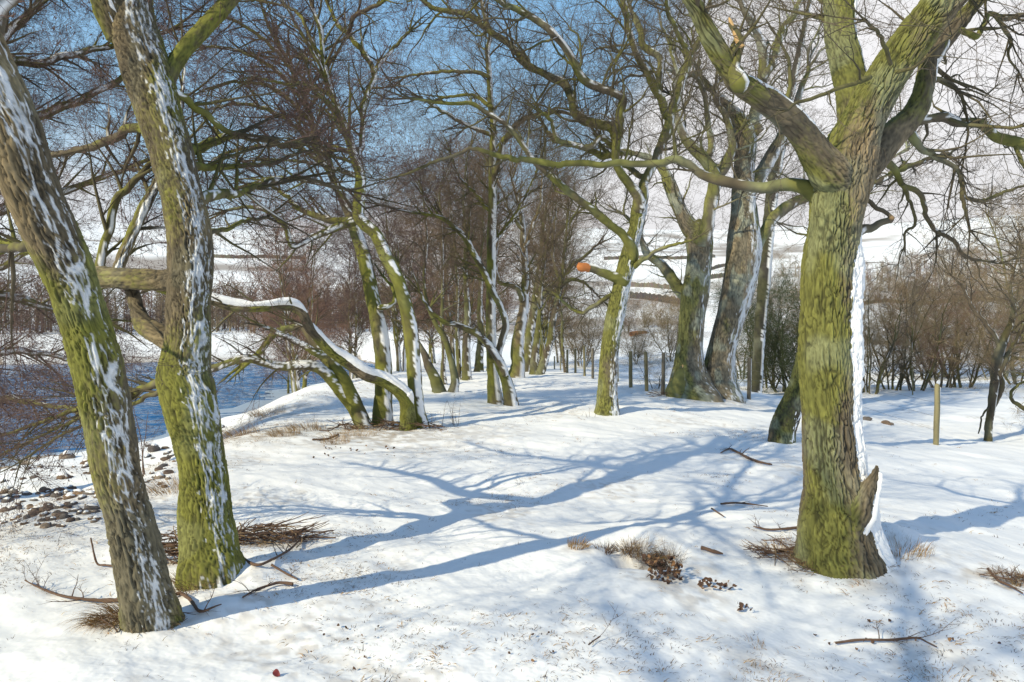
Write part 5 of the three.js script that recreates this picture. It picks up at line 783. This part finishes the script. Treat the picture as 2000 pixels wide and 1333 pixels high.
{ // felled log with orange cut wood on the slope
  const a = groundAt(1232, 657), b = groundAt(1262, 654), mb = new MB(a); addTube(mb, resample([[a.x, a.y + 0.3, a.z, 0.28], [(a.x + b.x) / 2, (a.y + b.y) / 2 + 0.35, (a.z + b.z) / 2, 0.26], [b.x, b.y + 0.3, b.z, 0.2]], 0.3), 10, null, { tint: [1, 1, 1], close: [1, 1, 1], disp: (x, s, z, r) => r * 0.25 * n3(x * 4, s, z * 4) }); const g = mb.geo(true); g.deleteAttribute('color'); const t = thing('felled_log', 'orange freshly torn log lying on the snowy slope', 'log', a); mesh('log', g, M.cut, t);
}
// ---------------------------------------------------------------- sapling, suckers
function shoots(name, label, cat, px, py, n, lo, hi, spread, seed, mat = M.stick) { rnd = mulberry(seed); const b = groundAt(px, py), root = thing(name, label, cat, b); for (let i = 0; i < n; i++) { const mb = new MB(V(0, 0, 0)), L = rr(lo, hi), tw = twigTube(mb, V(rr(-1, 1) * spread, -0.03, rr(-1, 1) * spread), V(rr(-0.35, 0.35), 1, rr(-0.35, 0.35)).normalize(), L, 0.002 + L * 0.006, 0.09, 5, 8); for (let k = 2; k < 8; k++) if (rnd() < 0.75) twigTube(mb, tw[k][0], tw[k][1].clone().addScaledVector(perp(tw[k][1]), 0.9).normalize(), L * rr(0.1, 0.28), 0.002, 0.15, 3, 3); const g = mb.geo(); g.deleteAttribute('color'); mesh('shoot', g, mat, root); } }
shoots('sapling', 'thin bare sapling growing from the shore between the two near alders', 'sapling', 284, 928, 2, 0.65, 0.9, 0.03, 731);
shoots('sucker_shoots', 'tuft of dark sucker shoots beside the snow-topped stem', 'shoots', 862, 832, 12, 0.2, 0.5, 0.35, 732);
shoots('sucker_shoots', 'short pale shoots at the foot of the mid-path tree', 'shoots', 1150, 816, 4, 0.1, 0.25, 0.15, 733);

// ---------------------------------------------------------------- dry grass, dead leaves
function bladeTuft(mb, n, spread, lo, hi, lean = V(0, 0, 0), droop = 0.5) {
  for (let i = 0; i < n; i++) {
    const a = rnd() * 6.28, r = Math.sqrt(rnd()) * spread, L = rr(lo, hi); let p = V(Math.cos(a) * r, -0.01, Math.sin(a) * r), d = V(Math.cos(a) * rr(0.1, 0.6), 1, Math.sin(a) * rr(0.1, 0.6)).add(lean).normalize(); const w = rr(0.0012, 0.0026), s = perp(d), st = mb.p.length / 3, k = rr(0.6, 1.2), c = [k, k * rr(0.85, 1), k * rr(0.7, 1)];
    for (let j = 0; j <= 4; j++) { const ww = w * (1 - j / 4.4); mb.vert(p.x + s.x * ww, p.y + s.y * ww, p.z + s.z * ww, 0, 0, 0, c); mb.vert(p.x - s.x * ww, p.y - s.y * ww, p.z - s.z * ww, 0, 0, 0, c); p = p.clone().addScaledVector(d, L / 4); d.y -= droop * rr(0.2, 0.7); d.x += rr(-0.15, 0.15); d.normalize(); }
    for (let j = 0; j < 4; j++) { const q = st + j * 2; mb.i.push(q, q + 1, q + 2, q + 1, q + 3, q + 2); }
  }
}
const strawMat = new THREE.MeshStandardMaterial({ color: new THREE.Color().setRGB(0.34, 0.235, 0.115), roughness: 0.9, vertexColors: true, side: THREE.DoubleSide });
const umberMat = new THREE.MeshStandardMaterial({ color: new THREE.Color().setRGB(0.11, 0.07, 0.04), roughness: 0.9, vertexColors: true, side: THREE.DoubleSide });
function tuft(label, px, py, n, spread, lo, hi, seed, o = {}) { rnd = mulberry(seed); const b = groundAt(px, py), mb = new MB(V(0, 0, 0)); bladeTuft(mb, n, spread, lo, hi, o.lean, o.droop); const t = mesh('grass_tuft', mb.geo(true), o.mat ?? strawMat, scene); t.position.copy(b); if (o.squash) t.scale.set(1, 1, o.squash); tag(t, label, 'grass tuft'); }
tuft('straw grass hanging over the lip of the snow hollow', 1262, 1080, 620, 0.17, 0.07, 0.19, 741, { lean: V(0.1, -0.3, 0.6), droop: 0.8 });
tuft('brown grass lining the dark side of the snow hollow', 1302, 1106, 620, 0.12, 0.08, 0.2, 742, { lean: V(-0.3, 0, 0.5), droop: 0.6, mat: umberMat });
tuft('pale grass tuft at the upper rim of the snow hollow', 1222, 1072, 200, 0.09, 0.05, 0.13, 743, { lean: V(-0.2, -0.1, 0.6) });
tuft('small grass tuft above the hollow beside a branch shadow', 1128, 1068, 170, 0.07, 0.05, 0.12, 744, { lean: V(0.2, 0, 0.5) });
tuft('dark little grass tuft between the hollow and the small tuft', 1182, 1078, 120, 0.06, 0.04, 0.11, 745, { mat: umberMat });
tuft('golden grass round the foot of the leaning alder', 236, 1206, 620, 0.15, 0.06, 0.2, 746, { lean: V(-0.2, -0.2, 0.6), droop: 0.8 });
tuft('frosted grass at the foot of the upright alder', 376, 1140, 420, 0.18, 0.05, 0.14, 747, { lean: V(0, 0, 0.5) });
tuft('golden grass at the picture edge beside the twig tangle', 1985, 1135, 320, 0.13, 0.05, 0.14, 748, { lean: V(-0.4, 0, 0.3), droop: 0.8 });
tuft('straw grass in the dappled corner by the curved stick', 1830, 1316, 130, 0.13, 0.02, 0.06, 749, { droop: 0.8 });
tuft('rusty grass and litter along the lower edge under dappled shade', 1480, 1322, 110, 0.13, 0.02, 0.05, 750, { droop: 0.8 });
tuft('grass fringe at the broken snow edge in dappled shade', 1465, 1260, 80, 0.08, 0.02, 0.06, 751, { lean: V(-0.5, 0, 0.2) });
tuft('brown grass on the bank edge beyond the upright alder', 470, 852, 420, 0.32, 0.12, 0.34, 752, { lean: V(-0.3, 0, 0.4) });
tuft('brown grass hummock on the bank above the ice', 556, 850, 300, 0.24, 0.1, 0.28, 753, { lean: V(-0.2, 0, 0.5) });
tuft('straw grass hummock on the bank below the coppice', 655, 866, 260, 0.2, 0.08, 0.22, 754, { lean: V(0, 0, 0.5) });
tuft('fringe of straw grass on the bank crest over the ice', 522, 812, 360, 0.35, 0.12, 0.3, 755, { lean: V(-0.4, 0, 0.2) });
tuft('grass by the shore beside the upright alder', 325, 958, 260, 0.22, 0.08, 0.2, 756, { lean: V(-0.4, 0, 0.2) });
tuft('straw litter at the foot of the thick oak', 1560, 1070, 260, 0.22, 0.03, 0.09, 757, { droop: 1 });
tuft('straw grass pressed against the front of the thick oak foot', 1620, 1098, 420, 0.24, 0.02, 0.08, 760, { droop: 1, squash: 0.5 });
tuft('pale grass clump on the bank slope between ice and coppice', 600, 838, 360, 0.3, 0.08, 0.24, 761, { lean: V(-0.2, 0, 0.4), droop: 0.7 });
tuft('dry grass in the oak shadow', 1760, 1075, 260, 0.2, 0.04, 0.12, 758, {});
tuft('grass round the stems of the coppiced alder', 690, 850, 300, 0.35, 0.06, 0.16, 759, { droop: 0.8 });

const leafGeo = [0, 1, 2].map((v) => { rnd = mulberry(770 + v); const p = [], idx = []; const n = 7; for (let i = 0; i <= n; i++) { const t = i / n, w = 0.36 * Math.sin(Math.PI * Math.pow(t, 0.8)) + 0.02, y = 0.18 * Math.sin(t * 5 + v); p.push(-w, y + w * 0.5 * (v - 0.5), t - 0.5, 0, y - 0.05, t - 0.5, w, y + w * 0.6, t - 0.5); if (i < n) { const a = i * 3; idx.push(a, a + 3, a + 1, a + 1, a + 3, a + 4, a + 1, a + 4, a + 2, a + 2, a + 4, a + 5); } } const g = new THREE.BufferGeometry(); g.setAttribute('position', new THREE.Float32BufferAttribute(p, 3)); g.setIndex(idx); g.computeVertexNormals(); return g; });
for (const m of [M.darkLeaf, M.tanLeaf, M.red]) m.side = THREE.DoubleSide;
function leaves(label, px, py, n, sx, sz, h, size, seed) { rnd = mulberry(seed); const b = groundAt(px, py), root = thing('dead_leaves', label, 'dead leaves', b); for (let i = 0; i < n; i++) { const o = mesh('leaf', leafGeo[i % 3], i % 4 === 1 ? M.tanLeaf : M.darkLeaf, root), u = rr(-1, 1), w = rr(-1, 1); o.position.set(u * sx, 0, w * sz); o.position.y = ground(b.x + o.position.x, -(b.z + o.position.z)) - b.y + 0.012 + h * rnd(); o.rotation.set(rr(-1.2, 1.2), rr(0, 6.28), rr(-1, 1)); const s = size * rr(0.7, 1.4); o.scale.set(s, s, s); } }
leaves('cluster of dark curled leaves in the snow hollow', 1296, 1128, 130, 0.11, 0.12, 0.11, 0.026, 781);
leaves('line of dead leaves trailing from the hollow toward the oak', 1402, 1152, 26, 0.11, 0.05, 0.04, 0.028, 782);
leaves('few dead leaves below the trailing line', 1453, 1196, 9, 0.04, 0.04, 0.04, 0.026, 783);
leaves('scattered leaf bits on the open snow below the hollow', 1060, 1262, 8, 0.25, 0.18, 0.004, 0.015, 784);
leaves('leaf bits on the snow right of the leaning alder shadow', 665, 1270, 16, 0.16, 0.25, 0.005, 0.016, 785);
leaves('scattered leaf bits near the curved stick', 1740, 1240, 14, 0.5, 0.16, 0.006, 0.017, 786);
leaves('leaf litter on the bank before the coppiced alder', 690, 885, 22, 0.6, 0.5, 0.01, 0.032, 787);
{ rnd = mulberry(790); const b = groundAt(540, 1322), o = mesh('red_leaf', leafGeo[1], M.red, scene); o.position.copy(b); o.position.y += 0.012; o.scale.setScalar(0.04); o.rotation.set(0.2, 1.1, 0.2); tag(o, 'single dark red leaf on clean snow at the lower edge', 'leaf'); }

// fine grass tips and crumbs poking through thin snow: too many to count
{
  rnd = mulberry(801); const mk = (n, sp, lo, hi, dr) => { const mb = new MB(V(0, 0, 0)); bladeTuft(mb, n, sp, lo, hi, V(rr(-0.8, 0.8), -0.4, rr(-0.8, 0.8)), dr); return mb.geo(true); };
  const geos = [mk(5, 0.03, 0.02, 0.06, 0.9), mk(8, 0.05, 0.02, 0.07, 0.9), mk(3, 0.02, 0.02, 0.05, 0.6), mk(9, 0.09, 0.015, 0.045, 1)], spots = [[], [], [], []];
  let tries = 0, n = 0;
  while (n < 9000 && tries++ < 400000) {
    const a = rr(-0.66, 0.66), r = 2.2 * Math.pow(24 / 2.2, Math.pow(rnd(), 0.75)), x = Math.sin(a) * r, d = Math.cos(a) * r; if (x < -6 || x > 9) continue;
    let w = 0.012 + 1.3 * Math.pow(Math.max(0, fbm(x * 0.85 + 3, 4.2, d * 0.85, 4) - 0.06), 1.6); w += 0.5 * ss(-2.6, -4.2, x) * ss(-5.6, -4.4, x); w += 0.55 * ss(1.2, 2.4, x) * ss(3.6, 2.9, d); for (const [bx, bd, br] of bare) w += 0.8 * Math.exp(-((x - bx) ** 2 + (d - bd) ** 2) / (br * br));
    if (rnd() > w) continue; spots[Math.floor(rnd() * 4)].push([x, d]); n++;
  }
  const root = new THREE.Group(); root.name = 'grass_tips'; scene.add(root); tag(root, 'dry grass tips and crumbs poking through the thin snow', 'grass', null, 'stuff');
  geos.forEach((g, v) => { const im = new THREE.InstancedMesh(g, v === 1 ? strawMat : umberMat, spots[v].length), m = new THREE.Matrix4(), q = new THREE.Quaternion(), e = new THREE.Euler(); im.name = 'grass'; im.userData.kind = 'stuff'; im.castShadow = im.receiveShadow = true; spots[v].forEach(([x, d], i) => { q.setFromEuler(e.set(rr(-0.3, 0.3), rr(0, 6.28), rr(-0.3, 0.3))); const s = rr(0.45, 1.0) * (1 + 0.03 * d); m.compose(V(x, ground(x, d) + 0.002, -d), q, V(s, s, s)); im.setMatrixAt(i, m); }); root.add(im); });
}
for (const [x, y, r, s] of [[238, 1200, 0.25, 0.8], [372, 1145, 0.22, 0.6], [1570, 1078, 0.3, 0.7], [1640, 1102, 0.32, 0.75], [1275, 1095, 0.14, 0.9], [1300, 1122, 0.15, 1], [1128, 1070, 0.1, 0.7], [500, 850, 0.9, 0.8], [560, 848, 0.5, 0.7], [525, 812, 0.9, 0.6], [740, 845, 1.5, 0.7], [1975, 1135, 0.35, 0.8], [1480, 1310, 0.25, 0.35], [1820, 1300, 0.3, 0.3], [1760, 1070, 0.25, 0.45], [655, 866, 0.4, 0.7], [1370, 778, 1.3, 0.5], [60, 1000, 1.2, 0.35]]) { const b = groundAt(x, y); bare.push([b.x, -b.z, r, s]); }
buildGround(); buildRiver();
console.log(stats.map((s) => s.join(' ')).join('\n'));
renderer.render(scene, camera);
